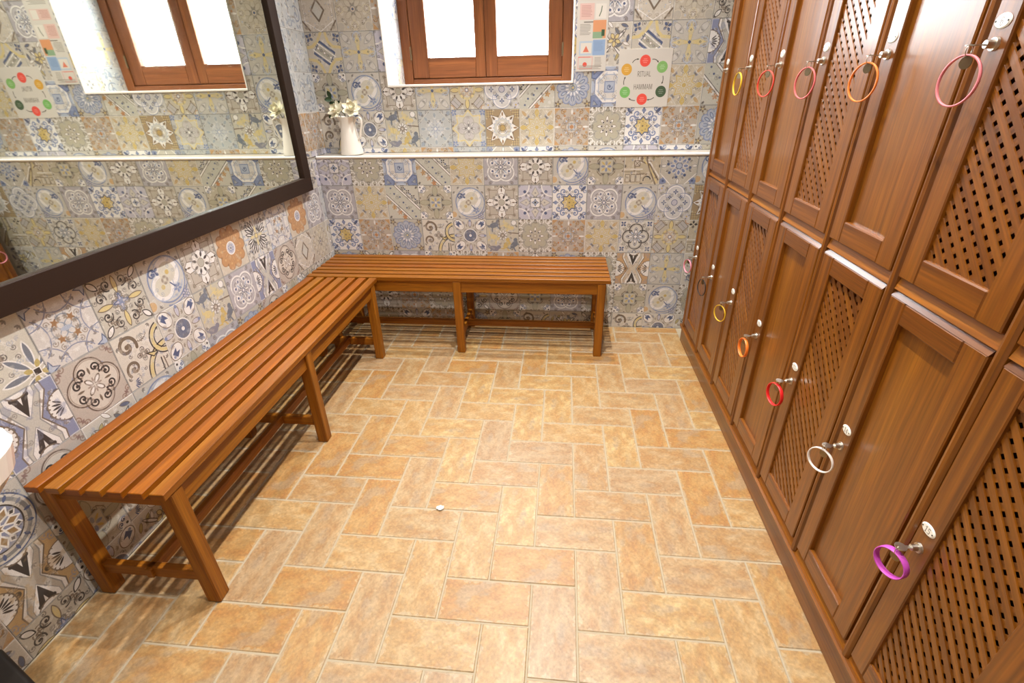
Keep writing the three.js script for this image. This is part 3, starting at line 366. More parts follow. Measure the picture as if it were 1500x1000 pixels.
// the rest of the shell
const right = thing('wall_right', 'plain pale plaster wall behind the lockers', 'wall', [0, 0, 0], null, 'structure');
block('wall_core', RX, RX + 0.12, -0.12, RY, -0.6, RZ, M.plaster, right);
const front = thing('wall_front', 'plain pale plaster wall facing the window', 'wall', [0, 0, 0], null, 'structure');
block('wall_core', -0.12, RX + 0.12, -0.12, RY, RZ, RZ + 0.12, M.plaster, front);
const ceiling = thing('ceiling', 'plain white plaster ceiling with recessed lights', 'ceiling', [0, 0, 0], null, 'structure');
block('slab', -0.12, RX + 0.12, RY, RY + 0.12, -0.6, RZ + 0.12, M.plaster, ceiling);

// ---------------------------------------------------------------- window
const win = thing('window_1', 'brown wooden casement window with two sashes and bright daylight behind', 'window', [0, WY0, WZ], null, 'structure');
{
  const f = 0.057, W0 = WX0, W1 = WX1, Hh = WY1 - WY0, zb = -0.04, zf = 0.03, fr = M.window;
  beam('frame', W0, W0 + f, 0, Hh, zb, zf, fr, win, 0.003); beam('frame', W1 - f, W1, 0, Hh, zb, zf, fr, win, 0.003);
  beam('frame', W0 + f, W1 - f, 0, 0.03, zb, zf, fr, win, 0.003); beam('frame', W0 + f, W1 - f, Hh - f, Hh, zb, zf, fr, win, 0.003);
  for (const [a, b, c, d] of [[W0 + f - 0.004, W0 + f + 0.016, 0.03, Hh - f], [W1 - f - 0.016, W1 - f + 0.004, 0.03, Hh - f], [W0 + f, W1 - f, 0.026, 0.05], [W0 + f, W1 - f, Hh - f - 0.016, Hh - f + 0.004]]) beam('frame', a, b, c, d, -0.042, -0.0262, fr, win, 0.001);
  const mid = 0.967;
  beam('frame', mid - 0.018, mid + 0.018, 0.051, Hh - f - 0.017, -0.042, -0.0262, fr, win, 0.001);
  for (const [a, b, g0, g1] of [[W0 + f + 0.002, mid - 0.0015, 0.609, 0.904], [mid + 0.0015, W1 - f - 0.002, 1.039, 1.347]]) {
    const s = sub('sash', win), y0 = 0.034, y1 = Hh - f - 0.003, gy0 = 0.145, gy1 = y1 - 0.09, z0 = -0.025, z1 = 0.02;
    beam('stile', a, g0, y0, y1, z0, z1, fr, s, 0.003); beam('stile', g1, b, y0, y1, z0, z1, fr, s, 0.003);
    beam('rail', g0, g1, y0, gy0, z0, z1, fr, s, 0.003); beam('rail', g0, g1, gy1, y1, z0, z1, fr, s, 0.003);
    const p = new THREE.PlaneGeometry(g1 - g0, gy1 - gy0); part('pane', p, M.glass, s, [(g0 + g1) / 2, (gy0 + gy1) / 2, -0.008]);
  }
  for (const x of [W0 + f, W1 - f]) for (const y of [0.17, Hh - 0.25]) part('hinge', new THREE.CylinderGeometry(0.006, 0.006, 0.07, 10), M.brass, win, [x, y, 0.029]);
}

// ---------------------------------------------------------------- benches
function bench(label, origin, length, depth, legs, turn) {          // local: x along the length, z towards the room, seat top 0.475
  const b = thing('slatted_bench', label, 'bench', origin); b.rotation.y = turn;
  const n = 7, gap = 0.0195, sw = (depth - gap * (n - 1)) / n, top = 0.475, th = 0.022;
  for (let i = 0; i < n; i++) beam('slat', 0, length, top - th, top, i * (sw + gap), i * (sw + gap) + sw, M.teak[Math.floor(rnd() * 3)], b, 0.0018);
  const lw = 0.045, ay0 = 0.385, ay1 = top - th;
  for (const z of [0.012, depth - 0.012 - 0.024]) beam('apron', 0.022, length - 0.022, ay0, ay1, z, z + 0.024, M.teakFrame, b, 0.002);
  for (const x of legs) {
    for (const z of [0.002, depth - 0.002 - lw]) beam('leg', x - lw / 2, x + lw / 2, 0.0006, ay1 - 0.001, z, z + lw, M.teakFrame, b, 0.003);
    beam('stretcher', x - 0.011, x + 0.011, 0.085, 0.128, lw, depth - lw, M.teakFrame, b, 0.002);
    beam('bearer', x - 0.012, x + 0.012, ay0 + 0.015, ay1, 0.036, depth - 0.036, M.teakFrame, b, 0.002);
  }
  beam('long_stretcher', legs[0] - 0.02, legs[legs.length - 1] + 0.02, 0.09, 0.128, depth * 0.5 - 0.011, depth * 0.5 + 0.011, M.teakFrame, b, 0.002);
  return b;
}
bench('slatted teak bench along the back wall under the ledge', [0.012, 0, 0.01], 1.718, 0.404, [0.1, 0.868, 1.672], 0);
bench('long slatted teak bench along the left wall under the mirror', [0.022, 0, 2.06], 1.63, 0.41, [0.042, 0.81, 1.568], Math.PI / 2);

// ---------------------------------------------------------------- mirror
{
  const m = thing('wall_mirror', 'large wall mirror in a dark brown flat wooden frame hung above the bench', 'mirror', [0.001, 0.906, 0.164]);
  const w = 0.075, H = 1.06, L = 2.3, t = 0.032;
  const bar = (y0, y1, z0, z1) => part('frame', chamferBox(t, y1 - y0, z1 - z0, 0.002), M.mirrorFrame, m, [t / 2, (y0 + y1) / 2, (z0 + z1) / 2]);
  bar(0, w, 0, L); bar(H - w, H, 0, L); bar(w, H - w, 0, w); bar(w, H - w, L - w, L);
  part('glass', new THREE.BoxGeometry(0.008, H - 2 * w + 0.01, L - 2 * w + 0.01), M.mirror, m, [0.012, H / 2, L / 2]);
}

// ---------------------------------------------------------------- lockers
const LZ0 = 0.2075, LP = 0.3165, NB = 8, XF = 2.2, Y = [[0.14, 0.984], [1.016, 1.86]];
const frame = thing('locker_cabinet', 'brown wooden cabinet carcass with posts, rails and plinth that holds the numbered lockers', 'cabinet', [0, 0, 0]);
{
  const zEnd = LZ0 + NB * LP;
  beam('plinth', 2.206, 2.226, 0.001, 0.1, 0.165, zEnd + 0.04, M.locker, frame, 0.002);
  part('plinth_moulding', prism([[2.192, 0.098], [2.226, 0.098], [2.226, 0.112], [2.198, 0.112], [2.192, 0.107]].reverse(), 0.162, zEnd + 0.04), M.locker, frame);
  for (let k = 0; k <= NB; k++) {                                    // half-round posts between the doors
    const z = LZ0 + k * LP, P = []; for (let i = 0; i <= 6; i++) { const a = Math.PI * i / 6; P.push([2.212 - 0.016 * Math.sin(a), z - 0.0125 * Math.cos(a)]); } P.push([2.226, z + 0.0125], [2.226, z - 0.0125]);
    const T = []; for (let i = 0; i < P.length; i++) { const a = P[i], b = P[(i + 1) % P.length]; T.push([[a[0], 0.113, a[1]], [b[0], 0.113, b[1]], [b[0], 1.9, b[1]]], [[a[0], 0.113, a[1]], [b[0], 1.9, b[1]], [a[0], 1.9, a[1]]]); }
    part('post', woodUV(soup(T), 1), M.locker, frame);
    if (k < NB) for (const [y0, y1] of [[0.1125, 0.138], [0.9875, 1.0145], [1.862, 1.9]]) part('rail', prism([[2.2035, y0], [2.2258, y0], [2.2258, y1], [2.2115, y1]].reverse(), z + 0.0126, z + LP - 0.0126), M.teak[1], frame);
  }
  beam('end_stile', 2.204, 2.226, 0.113, 1.9, 0.165, LZ0 - 0.0127, M.locker, frame, 0.003);
  beam('end_panel', 2.2262, 2.64, 0.001, 1.9, 0.165, 0.185, M.locker, frame, 0.001);
  beam('end_panel', 2.2262, 2.64, 0.001, 1.9, zEnd + 0.02, zEnd + 0.04, M.locker, frame, 0.001);
  beam('top_board', 2.19, 2.65, 1.901, 1.94, 0.155, zEnd + 0.05, M.locker, frame, 0.004);
}
const plateCanvas = document.createElement('canvas'); plateCanvas.width = 512; plateCanvas.height = 256;
{
  const x = plateCanvas.getContext('2d'); x.fillStyle = '#efece2'; x.fillRect(0, 0, 512, 256); x.fillStyle = '#26221f'; x.font = '44px serif'; x.textAlign = 'center'; x.textBaseline = 'middle';
  for (let i = 0; i < 16; i++) x.fillText(String(i + 1), (i % 4) * 128 + 64, Math.floor(i / 4) * 64 + 33);
}
const plateTex = new THREE.CanvasTexture(plateCanvas); plateTex.colorSpace = THREE.SRGBColorSpace;
M.plate = new THREE.MeshPhysicalMaterial({ map: plateTex, roughness: 0.3, clearcoat: 0.5 });
function plateGeo(n) {                                               // oval enamel plate facing -x, print centred
  const T = [], U = [], a = 0.0185, b = 0.012, N = 24, cu = ((n - 1) % 4 + 0.5) / 4, cv = 1 - (Math.floor((n - 1) / 4) + 0.5) / 4;
  const P = (i, e, x) => { const w = 2 * Math.PI * i / N; return [x, b * e * Math.sin(w), a * e * Math.cos(w)]; }, uv = (p) => [cu + p[2] / a * 0.115, cv + p[1] / b * 0.11];
  const tri = (...p) => { T.push(p); U.push(p.map(uv)); };
  for (let i = 0; i < N; i++) {
    tri([-0.0026, 0, 0], P(i, 0.82, -0.0026), P(i + 1, 0.82, -0.0026));
    tri(P(i, 0.82, -0.0026), P(i, 1, -0.001), P(i + 1, 1, -0.001)); tri(P(i, 0.82, -0.0026), P(i + 1, 1, -0.001), P(i + 1, 0.82, -0.0026));
    tri(P(i, 1, -0.001), P(i, 1, 0), P(i + 1, 1, 0)); tri(P(i, 1, -0.001), P(i + 1, 1, 0), P(i + 1, 1, -0.001));
  }
  return soup(T, U);
}
const DW = 0.283, DT = 0.02, ST0 = 0.052, ST1 = 0.057, RB = 0.056, RT = 0.05;   // door width, thickness, stiles, rails
const CAP = 0.011, dh = Y[0][1] - Y[0][0] - CAP, ow0 = ST0, ow1 = DW - ST1, oh0 = RB, oh1 = dh - RT;
// door members in local coordinates: x = 0 at the face (positive into the cabinet), y up, z along the row
const G = {
  stileA: woodBox(DT, dh, ST0, 0.0025), stileB: woodBox(DT, dh, ST1, 0.0025), railB: woodBox(DT, RB, ow1 - ow0, 0.003), railT: woodBox(DT, RT, ow1 - ow0, 0.0035),
  panel: woodUV(chamferBox(0.007, oh1 - oh0 + 0.004, ow1 - ow0 + 0.004, 0.001), 1), board: new THREE.BoxGeometry(0.004, oh1 - oh0, ow1 - ow0),
  cap: prism([[0.0005, 0], [0.009, CAP], [DT, CAP], [DT, 0]].reverse(), 0, DW),
  rose: new THREE.CylinderGeometry(0.0105, 0.0115, 0.004, 20).rotateZ(Math.PI / 2), barrel: new THREE.CylinderGeometry(0.0065, 0.0072, 0.012, 16).rotateZ(Math.PI / 2), screw: new THREE.CylinderGeometry(0.0016, 0.0016, 0.001, 8).rotateZ(Math.PI / 2),
};
function clip(poly, f) { const out = []; for (let i = 0; i < poly.length; i++) { const a = poly[i], b = poly[(i + 1) % poly.length], fa = f(a), fb = f(b); if (fa >= 0) out.push(a); if (fa >= 0 !== fb >= 0) { const t = fa / (fa - fb); out.push([a[0] + (b[0] - a[0]) * t, a[1] + (b[1] - a[1]) * t]); } } return out; }
function stripGeos(dir, x0, x1) {                                    // diagonal laths cut to the door opening, pitch measured from the photograph
  const pitch = 0.0233 * Math.SQRT2, wd = 0.0138 * Math.SQRT2 / 2, out = [];
  for (let c = -1.2; c < 1.2; c += pitch) {
    // band |y - dir * z - c| < wd
    let P = [[ow0, c + dir * ow0 - wd], [ow1, c + dir * ow1 - wd], [ow1, c + dir * ow1 + wd], [ow0, c + dir * ow0 + wd]];
    P = clip(P, (p) => p[1] - oh0); P = clip(P, (p) => oh1 - p[1]);
    if (P.length < 3) continue;
    const T = [], n = P.length, v = ([z, y], x) => [x, y, z];
    for (let i = 0; i < n; i++) { const a = P[i], b = P[(i + 1) % n]; T.push([v(a, x0), v(b, x0), v(b, x1)], [v(a, x0), v(b, x1), v(a, x1)]); if (i && i < n - 1) T.push([v(P[0], x0), v(P[i + 1], x0), v(P[i], x0)], [v(P[0], x1), v(P[i], x1), v(P[i + 1], x1)]); }
    const g = soup(T), q = g.attributes.position, uv = [], o = rnd(), o2 = rnd();
    for (let i = 0; i < q.count; i++) { const y = q.getY(i), z = q.getZ(i); uv.push((y - dir * z) / 0.42 + o, (y + dir * z) / 1.7 + o2 + q.getX(i) * 3); }
    g.setAttribute('uv', new THREE.Float32BufferAttribute(uv, 2)); out.push(g);
  }
  return out;
}
const laths = [...stripGeos(-1, 0.0075, 0.0102), ...stripGeos(1, 0.0103, 0.013)];
const bodyGeo = (() => { const z0 = 0.0146, z1 = LP - 0.0145, d0 = 0.0262, d1 = 0.42, y0 = -0.004, y1 = dh + CAP + 0.002, t = 0.008, B = (a, b, c, d, e, f) => new THREE.BoxGeometry(b - a, d - c, f - e).translate((a + b) / 2, (c + d) / 2, (e + f) / 2); return mergeGeometries([B(d0, d1, y0, y1, z0, z0 + t), B(d0, d1, y0, y1, z1 - t, z1), B(d0, d1, y0, y0 + t, z0 + t, z1 - t), B(d0, d1, y1 - t, y1, z0 + t, z1 - t), B(d1 - t, d1, y0 + t, y1 - t, z0 + t, z1 - t)]); })();
const BANDS = { '11': 'yellow', '12': 'coral red', '13': 'rose pink', '14': 'orange', '15': 'pale pink', '00': 'light pink', '01': 'black', '02': 'golden yellow', '03': 'light orange', '04': 'bright red', '05': 'white', '06': 'magenta' };
const SPARE = { '10': 'empty lock beside the back wall', '16': 'empty lock beside the pale pink wristband', '17': 'empty lock at the row end away from the window', '07': 'empty lock beside the magenta wristband' };
const LOCKZ = 0.015 + 0.024;                                         // lock and plate stand on the far stile
function locker(k, up) {
  const lattice = (k + up) % 2 === 0, n = up ? k + 1 : k + 9, y0 = Y[up][0], mid = up ? 0.472 : 0.468;
  const o = thing('locker', `${up ? 'upper' : 'lower'} locker with ${lattice ? 'lattice' : 'panelled'} door and ${BANDS['' + up + k] ? 'a ' + BANDS['' + up + k] + ' wristband hanging from its lock' : SPARE['' + up + k]}`, 'locker', [XF, y0, LZ0 + k * LP], 'numbered lockers along the right wall');
  part('body', bodyGeo, M.inside, o);
  const d = sub('door', o, [0, 0, 0.0148]);
  const at = (x0, x1, y, yy, z, zz) => [(x0 + x1) / 2, (y + yy) / 2, (z + zz) / 2];
  part('stile', G.stileA, M.locker, d, at(0, DT, 0, dh, 0, ST0)); part('stile', G.stileB, M.locker, d, at(0, DT, 0, dh, ow1, DW));
  part('rail', G.railB, M.locker, d, at(0, DT, 0, RB, ow0, ow1)); part('rail', G.railT, M.locker, d, at(0, DT, oh1, dh, ow0, ow1));
  part('top_edge', G.cap, M.locker, d, [0, dh, 0]);
  if (lattice) for (const g of laths) part('lath', g, M.lattice, d);
  else part('panel', G.panel, M.panel, d, at(0.0135, 0.0205, oh0, oh1, ow0, ow1));
  const pl = part('number_plate', plateGeo(n), M.plate, o, [-0.0001, mid, LOCKZ]); pl.userData.label = `oval white plate reading ${n}`;
  for (const s of [-1, 1]) part('screw', G.screw, M.black, pl, [-0.0027, 0, s * 0.0135]);
  const lock = part('lock', G.rose, M.metal, o, [-0.0021, mid - (up ? 0.034 : 0.052), LOCKZ]); lock.userData.label = 'chrome cylinder lock';
  part('barrel', G.barrel, M.metal, lock, [-0.008, 0, 0]);
  return o;
}
for (const up of [0, 1]) for (let k = 0; k < NB; k++) locker(k, up);

// ---------------------------------------------------------------- keys with wristbands
function bandGeo(r, w, t) { const P = [[r - t / 2, -w / 2], [r + t / 2, -w / 2], [r + t / 2 + t * 0.15, 0], [r + t / 2, w / 2], [r - t / 2, w / 2], [r - t / 2 - t * 0.15, 0], [r - t / 2, -w / 2]]; return new THREE.LatheGeometry(P.map((p) => new THREE.Vector2(...p)), 56).rotateZ(Math.PI / 2); }
const bow = (() => { const s = new THREE.Shape(); s.absarc(0, 0, 0.011, 0, Math.PI * 2); const h = new THREE.Path(); h.absarc(-0.006, 0, 0.0026, 0, Math.PI * 2); s.holes.push(h); return mergeGeometries([new THREE.ExtrudeGeometry(s, { depth: 0.002, bevelEnabled: false, curveSegments: 16 }), new THREE.BoxGeometry(0.012, 0.007, 0.002).toNonIndexed().translate(0.0155, 0, 0.001)]); })();
function key(k, up, colourName, colour, { w = 0.0045, r = 0.041, turn = 0, tilt = 0, drop = 0 } = {}) {
  const y = (up ? Y[1][0] + 0.472 - 0.034 : Y[0][0] + 0.468 - 0.052);
  const o = thing('locker_key', `${colourName} wristband with key hanging from ${(k + up) % 2 === 0 ? 'a lattice' : 'a solid panel'} door of the ${up ? 'upper' : 'lower'} locker row`, 'key', [XF, y, LZ0 + k * LP + LOCKZ], 'locker keys with coloured wristbands');
  const b = part('key_bow', bow, M.metal, o, [-0.0345, 0, -0.001]); b.rotation.x = Math.PI / 2;
  const ring = part('key_ring', new THREE.TorusGeometry(0.009, 0.0009, 8, 24), M.metal, o, [-0.0385, -0.0085, 0]); ring.rotation.y = 0.5;
  const bandMat = new THREE.MeshPhysicalMaterial({ color: colour, roughness: 0.45, clearcoat: 0.15 });
  const band = part('wristband', bandGeo(r, w, 0.0026), bandMat, o, [-0.0385 + 0.012 * Math.sin(tilt), -0.0155 - r - drop, 0]); band.rotation.set(0, turn, tilt, 'YXZ'); band.userData.label = `${colourName} plastic wristband`;
  const disc = part('disc', new THREE.CylinderGeometry(0.0105, 0.0105, 0.0014, 20).rotateZ(Math.PI / 2), M.brass, o, [-0.0375, -0.0275, 0.001]); disc.rotation.y = 0.4;
}
key(5, 1, 'pale pink', 0xe07f86, { turn: 0.15 }); key(4, 1, 'orange', 0xf0812c, { turn: 0.25 }); key(3, 1, 'rose pink', 0xe06a6a, { turn: 0.25 }); key(2, 1, 'coral red', 0xe4432f, { turn: 0.3 }); key(1, 1, 'yellow', 0xe8bf26, { turn: 0.05, w: 0.006 });
key(6, 0, 'magenta', 0xc64fb8, { w: 0.014, turn: 0.35, r: 0.032 }); key(5, 0, 'white', 0xf2ece6, { w: 0.0065, turn: 0.5, r: 0.034 }); key(4, 0, 'bright red', 0xe01f1f, { w: 0.010, turn: 0.2, r: 0.037 }); key(3, 0, 'light orange', 0xf07b28, { w: 0.010, turn: 0.05, r: 0.036 });
key(2, 0, 'golden yellow', 0xe0b424, { turn: 0.37, r: 0.036 }); key(1, 0, 'black', 0x1d1714, { w: 0.004, r: 0.04, turn: 0.2 }); key(0, 0, 'light pink', 0xe88fa2, { w: 0.007, r: 0.036, turn: 0.3 });

// ---------------------------------------------------------------- pitcher with flowers on the ledge
const PX = 0.197, PZ = -0.078;
{
  const o = thing('enamel_pitcher', 'cream enamel pitcher holding white flowers on the tiled ledge', 'pitcher', [PX, LEDGE + 0.0005, PZ]);
  const prof = [[0, 0], [0.062, 0], [0.0665, 0.004], [0.064, 0.02], [0.043, 0.15], [0.042, 0.165], [0.044, 0.185], [0.048, 0.203], [0.0465, 0.2035], [0.0405, 0.183], [0.039, 0.16], [0.06, 0.02], [0.0, 0.008]].map((p) => new THREE.Vector2(...p));
  const g = new THREE.LatheGeometry(prof, 48), a = g.attributes.position;
  for (let i = 0; i < a.count; i++) { const y = a.getY(i), x = a.getX(i), t = Math.max(0, (y - 0.16) / 0.043); if (x < 0) { a.setX(i, x - 0.02 * t * t * Math.pow(-x / 0.048, 3)); a.setY(i, y + 0.008 * t * Math.pow(-x / 0.048, 3)); } }
  g.computeVertexNormals(); part('body', g, M.enamel, o);
  const c = new THREE.CatmullRomCurve3([[0.042, 0.17, 0], [0.062, 0.198, 0], [0.086, 0.196, 0], [0.09, 0.17, 0], [0.078, 0.13, 0], [0.064, 0.088, 0], [0.053, 0.082, 0]].map((p) => new THREE.Vector3(...p)));
  const h = part('handle', new THREE.TubeGeometry(c, 32, 0.0055, 10).scale(1, 1, 1.5), M.enamel, o); h.rotation.y = -0.15;
}
function petalGeo(L, W, cup, curl) {
  const nu = 6, nv = 6, T = [], v = (i, j) => { const t = i / nu, s = j / nv * 2 - 1, w = W * Math.sin(Math.PI * Math.min(1, 0.12 + t * 0.88)) ** 0.7 * (t > 0.85 ? 1 - (t - 0.85) * 2.2 : 1); return [L * t * Math.cos(curl * t), cup * s * s * W + L * t * Math.sin(curl * t) * 0.8, w * s]; };
  for (let i = 0; i < nu; i++) for (let j = 0; j < nv; j++) T.push([v(i, j), v(i, j + 1), v(i + 1, j + 1)], [v(i, j), v(i + 1, j + 1), v(i + 1, j)]);
  const g = soup(T); return g;
}
const petals = [petalGeo(0.06, 0.0175, 0.3, 0.35), petalGeo(0.045, 0.016, 0.4, 0.6), petalGeo(0.027, 0.011, 0.6, 1.0)];
function flower(label, [x, y, z], tilt, turn) {
  const o = thing('white_flower', label, 'flower', [PX + x, LEDGE + y, PZ + z], 'white flowers in the pitcher');
  const head = sub('bloom', o); head.rotation.set(tilt, turn, 0, 'YXZ');
  [[7, 0, 0.0, 0], [6, 1, 0.4, 0.004], [5, 2, 0.9, 0.007]].forEach(([n, s, lift, h], L) => { for (let i = 0; i < n; i++) { const p = part('petal', petals[s], L === 2 ? M.petalHeart : M.petal, head, [0, h, 0]); p.rotation.set(0, i * 2 * Math.PI / n + L * 0.4, lift, 'YXZ'); } });
  const c = new THREE.CatmullRomCurve3([new THREE.Vector3(0, 0, 0), new THREE.Vector3(-x * 0.3, -0.03, -z * 0.2), new THREE.Vector3(-x * 0.85, LEDGE * 0 - (y - 0.05), -z * 0.85)]);
  part('stem', new THREE.TubeGeometry(c, 12, 0.0022, 6), M.stem, o);
}
flower('white flower leaning to the left over the rim of the pitcher', [-0.04, 0.235, 0.022], 1.0, -0.45);
flower('white flower facing forward above the handle side of the pitcher', [0.042, 0.243, 0.012], 1.0, 0.3);
{
  const o = thing('leaf_sprig', 'dark green leafy sprig rising behind the white flowers', 'foliage', [PX, LEDGE + 0.19, PZ]);
  const c = new THREE.CatmullRomCurve3([[-0.006, 0.016, 0], [-0.02, 0.03, -0.012], [-0.06, 0.075, -0.02], [-0.085, 0.115, -0.022]].map((p) => new THREE.Vector3(...p)));
  part('stem', new THREE.TubeGeometry(c, 20, 0.0018, 6), M.stem, o);
  const lg = petalGeo(0.04, 0.013, 0.25, 0.3).rotateX(Math.PI / 2);
  for (const [x, y, z, a, b] of [[-0.085, 0.113, -0.022, 1.9, 0.2], [-0.082, 0.108, -0.02, 3.3, -0.3], [-0.062, 0.078, -0.02, 2.9, 0.3], [-0.06, 0.077, -0.02, 0.25, -0.3], [-0.046, 0.056, -0.018, 3.4, 0.4], [-0.05, 0.062, -0.018, 1.2, 0.2], [-0.074, 0.03, 0.0, 3.7, 0.3]]) { const l = part('leaf', lg, M.leaf, o, [x, y, z]); l.rotation.set(0, b, a, 'ZYX'); }
}

// ---------------------------------------------------------------- posters
function poster(name, label, w, h, px, draw, pos) {
  const cv = document.createElement('canvas'); cv.width = px; cv.height = Math.round(px * h / w); const x = cv.getContext('2d');
  x.fillStyle = '#d3cfc8'; x.fillRect(0, 0, cv.width, cv.height); draw(x, cv.width, cv.height);
  const t = new THREE.CanvasTexture(cv); t.colorSpace = THREE.SRGBColorSpace;
  const o = thing(name, label, 'poster', pos);
  part('sheet', tileGeo(w, h, 0.002, 0.0003), new THREE.MeshPhysicalMaterial({ map: t, roughness: 0.4, clearcoat: 0.2, clearcoatRoughness: 0.25 }), o, [0, 0, 0.0022]);
}
poster('ritual_poster', 'square poster reading RITUAL HAMMAM with a ring of coloured circles and arrows', 0.28, 0.28, 512, (x, W, H) => {
  const s = W / 100; x.scale(s, s); x.textAlign = 'center'; x.textBaseline = 'middle';
  const dots = [[50, 20, '#e8574c'], [83, 31, '#86b96f'], [85, 73, '#4b6149'], [50, 86, '#e8574c'], [16, 73, '#79b768'], [16, 34, '#d6a548']];
  for (const [a, b, c] of dots) { x.fillStyle = c; x.beginPath(); x.arc(a, b, 10, 0, 7); x.fill(); x.strokeStyle = 'rgba(255,255,255,0.45)'; x.lineWidth = 0.9; for (const d of [-3, 0, 3]) { x.beginPath(); x.moveTo(a - 5 + Math.abs(d) * 0.5, b + d); x.lineTo(a + 5 - Math.abs(d) * 0.5, b + d); x.stroke(); } }
  x.strokeStyle = x.fillStyle = '#3f3d38'; x.lineWidth = 1.2;
  for (const [a, b, c, d, e, f] of [[26, 23, 29, 17, 36, 17], [63, 18, 70, 17, 74, 22], [86, 46, 88, 53, 86, 58], [73, 83, 69, 87, 62, 87], [37, 88, 30, 88, 26, 85], [13, 60, 11, 54, 14, 48]]) { x.beginPath(); x.moveTo(a, b); x.quadraticCurveTo(c, d, e, f); x.stroke(); const w = Math.atan2(f - d, e - c); x.beginPath(); x.moveTo(e + 2.4 * Math.cos(w), f + 2.4 * Math.sin(w)); x.lineTo(e + 2 * Math.cos(w + 2.2), f + 2 * Math.sin(w + 2.2)); x.lineTo(e + 2 * Math.cos(w - 2.2), f + 2 * Math.sin(w - 2.2)); x.fill(); }
  x.fillStyle = '#6a665e'; for (const [t, y, k] of [['RITUAL', 42, 0.62], ['HAMMAM', 64, 0.62]]) { x.save(); x.translate(50, y); x.scale(k, 1); x.font = '13px sans-serif'; x.fillText(t, 0, 0); x.restore(); }
}, [1.74, 1.292, -UP]);
poster('information_poster', 'narrow upright poster with columns of text and small coloured pictures beside the window', 0.162, 0.5, 324, (x, W, H) => {
  const s = W / 100; x.scale(s, s); const h = H / s, row = (a, b, w, hh, c) => { x.fillStyle = c; x.fillRect(a, b, w, hh); }, text = (a, b, w, n, c = '#8d8980', st = 4) => { for (let i = 0; i < n; i++) row(a, b + i * st, w * (0.75 + 0.25 * hash(i, Math.round(b), 4)), 1.5, c); };
  row(26, 14, 48, 4, '#77736b'); row(16, 24, 66, 5, '#77736b'); text(12, 38, 76, 6);
  const B = h - 242;
  row(12, 74, 76, 32, '#d9b8b0'); text(16, 78, 36, 6, '#b98f88'); row(60, 76, 26, 28, '#ddd8d0');
  row(8, B + 52, 46, 44, '#dcbcb4'); text(13, B + 58, 36, 8, '#bb8d86'); row(58, B + 54, 34, 40, '#dfdbd3'); x.strokeStyle = '#6d7a68'; x.lineWidth = 3; x.beginPath(); x.moveTo(70, B + 88); x.lineTo(76, B + 74); x.lineTo(78, B + 60); x.stroke();
  row(22, B + 101, 30, 3, '#77736b'); text(10, B + 108, 36, 8); row(52, B + 98, 42, 50, '#d99a70'); row(52, B + 130, 32, 18, '#8cab8c'); row(80, B + 124, 10, 18, '#3f5a42');
  row(10, B + 155, 44, 40, '#b6c6d6'); row(14, B + 160, 36, 30, '#dcd7cf'); row(54, B + 152, 40, 44, '#93add0'); text(58, B + 158, 32, 7, '#7f98bb'); x.fillStyle = '#d97a62'; x.beginPath(); x.moveTo(22, B + 186); x.lineTo(32, B + 168); x.lineTo(42, B + 186); x.fill();
  x.strokeStyle = '#dc9a94'; x.lineWidth = 1.6; x.strokeRect(8, B + 200, 46, 38 - 4); row(8, B + 199, 40, 3, '#d9867e'); x.fillStyle = '#dd5c4e'; x.beginPath(); x.arc(30, B + 222, 7, 0, 7); x.fill(); text(62, B + 202, 26, 7, '#9a958b');
  text(12, h - 7 - 10, 76, 4, '#96918a', 3.2);
}, [1.509, 1.473, -UP]);

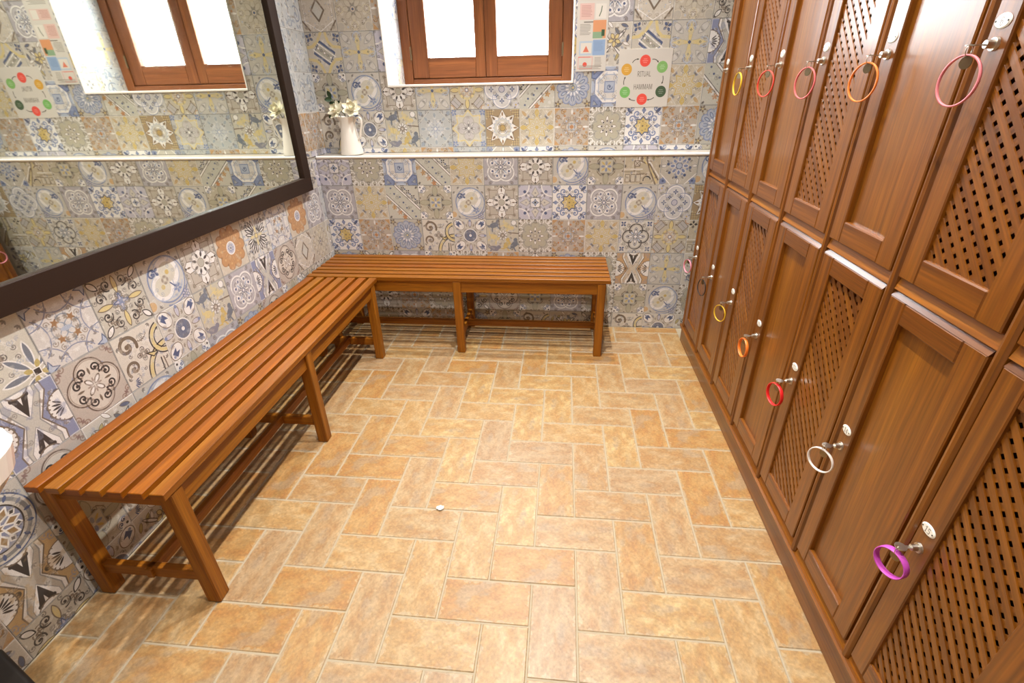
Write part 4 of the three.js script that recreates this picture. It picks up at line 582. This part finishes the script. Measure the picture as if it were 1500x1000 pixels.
// ---------------------------------------------------------------- basin and bin at the near end of the left wall
{
  const o = thing('washbasin', 'white ceramic washbasin on the left wall past the end of the bench', 'washbasin', [0.0, 0.663, 2.474]);
  const N = 48, rings = [[0.10, 0.0], [0.5, 0.0], [0.8, 0.03], [0.95, 0.08], [1.0, 0.13], [0.985, 0.14], [0.93, 0.138], [0.85, 0.1], [0.6, 0.05], [0.1, 0.045]], a = 0.207, b = 0.286, T = [];
  const P = (s, y, i) => { const w = 2 * Math.PI * i / N, c = Math.cos(w), d = Math.sin(w), e = 2 / 3.2; return [0.208 + a * s * Math.sign(c) * Math.abs(c) ** e, y, b * s * Math.sign(d) * Math.abs(d) ** e]; };
  for (let r = 0; r < rings.length - 1; r++) for (let i = 0; i < N; i++) { const A = P(...rings[r], i), B = P(...rings[r], i + 1), C2 = P(...rings[r + 1], i + 1), D = P(...rings[r + 1], i); T.push([A, C2, B], [A, D, C2]); }
  part('bowl', soup(T), M.ceramic, o);
  part('tap', mergeGeometries([new THREE.CylinderGeometry(0.014, 0.018, 0.12, 16).translate(0.045, 0.19, 0), new THREE.CylinderGeometry(0.009, 0.009, 0.11, 12).rotateZ(Math.PI / 2).translate(0.095, 0.235, 0)]), M.metal, o);
}
{
  const o = thing('waste_bin', 'black waste bin with a flat lid on the floor under the washbasin', 'bin', [0.16, 0.0006, 2.45]); o.rotation.y = -0.375;
  part('bucket', new RoundedBoxGeometry(0.22, 0.17, 0.18, 3, 0.02), M.black, o, [0, 0.085, 0]);
  part('lid', new RoundedBoxGeometry(0.236, 0.028, 0.196, 3, 0.012), M.black, o, [0, 0.1845, 0]);
}

{
  const g = new THREE.IcosahedronGeometry(0.011, 2), a = g.attributes.position; for (let i = 0; i < a.count; i++) { const k = 0.75 + 0.5 * vnoise(a.getX(i) * 300 + 9, a.getY(i) * 300 + a.getZ(i) * 200 + 9, 3, 64, 64); a.setXYZ(i, a.getX(i) * k * 1.2, a.getY(i) * k * 0.45, a.getZ(i) * k); } g.computeVertexNormals();
  const o = thing('paper_scrap', 'small white paper scrap lying on the tiled floor', 'litter', [1.029, 0.0055, 1.615]); part('scrap', g, new THREE.MeshStandardMaterial({ color: 0xe4e4e0, roughness: 0.9 }), o);
}
// ---------------------------------------------------------------- recessed ceiling lights
LAMPS.forEach(([x, z, cd]) => {
  const o = thing('ceiling_downlight', 'round recessed ceiling light with a white ring', 'ceiling light', [x, RY, z], 'recessed lights in the ceiling');
  part('ring', new THREE.TorusGeometry(0.045, 0.008, 10, 32).rotateX(Math.PI / 2), M.white, o, [0, -0.004, 0]);
  part('lamp', new THREE.CylinderGeometry(0.037, 0.037, 0.006, 24), new THREE.MeshStandardMaterial({ color: 0xffffff, emissive: LAMP_COLOUR, emissiveIntensity: 20 }), o, [0, -0.004, 0]);
  const l = new THREE.SpotLight(LAMP_COLOUR, cd, 0, 1.0, 0.9, 2); l.position.set(0, -0.03, 0); l.target.position.set(0, -2, 0); l.castShadow = true; l.shadow.radius = 1.4; l.shadow.mapSize.set(1024, 1024);
  o.add(l); o.add(l.target);
});

renderer.render(scene, camera);
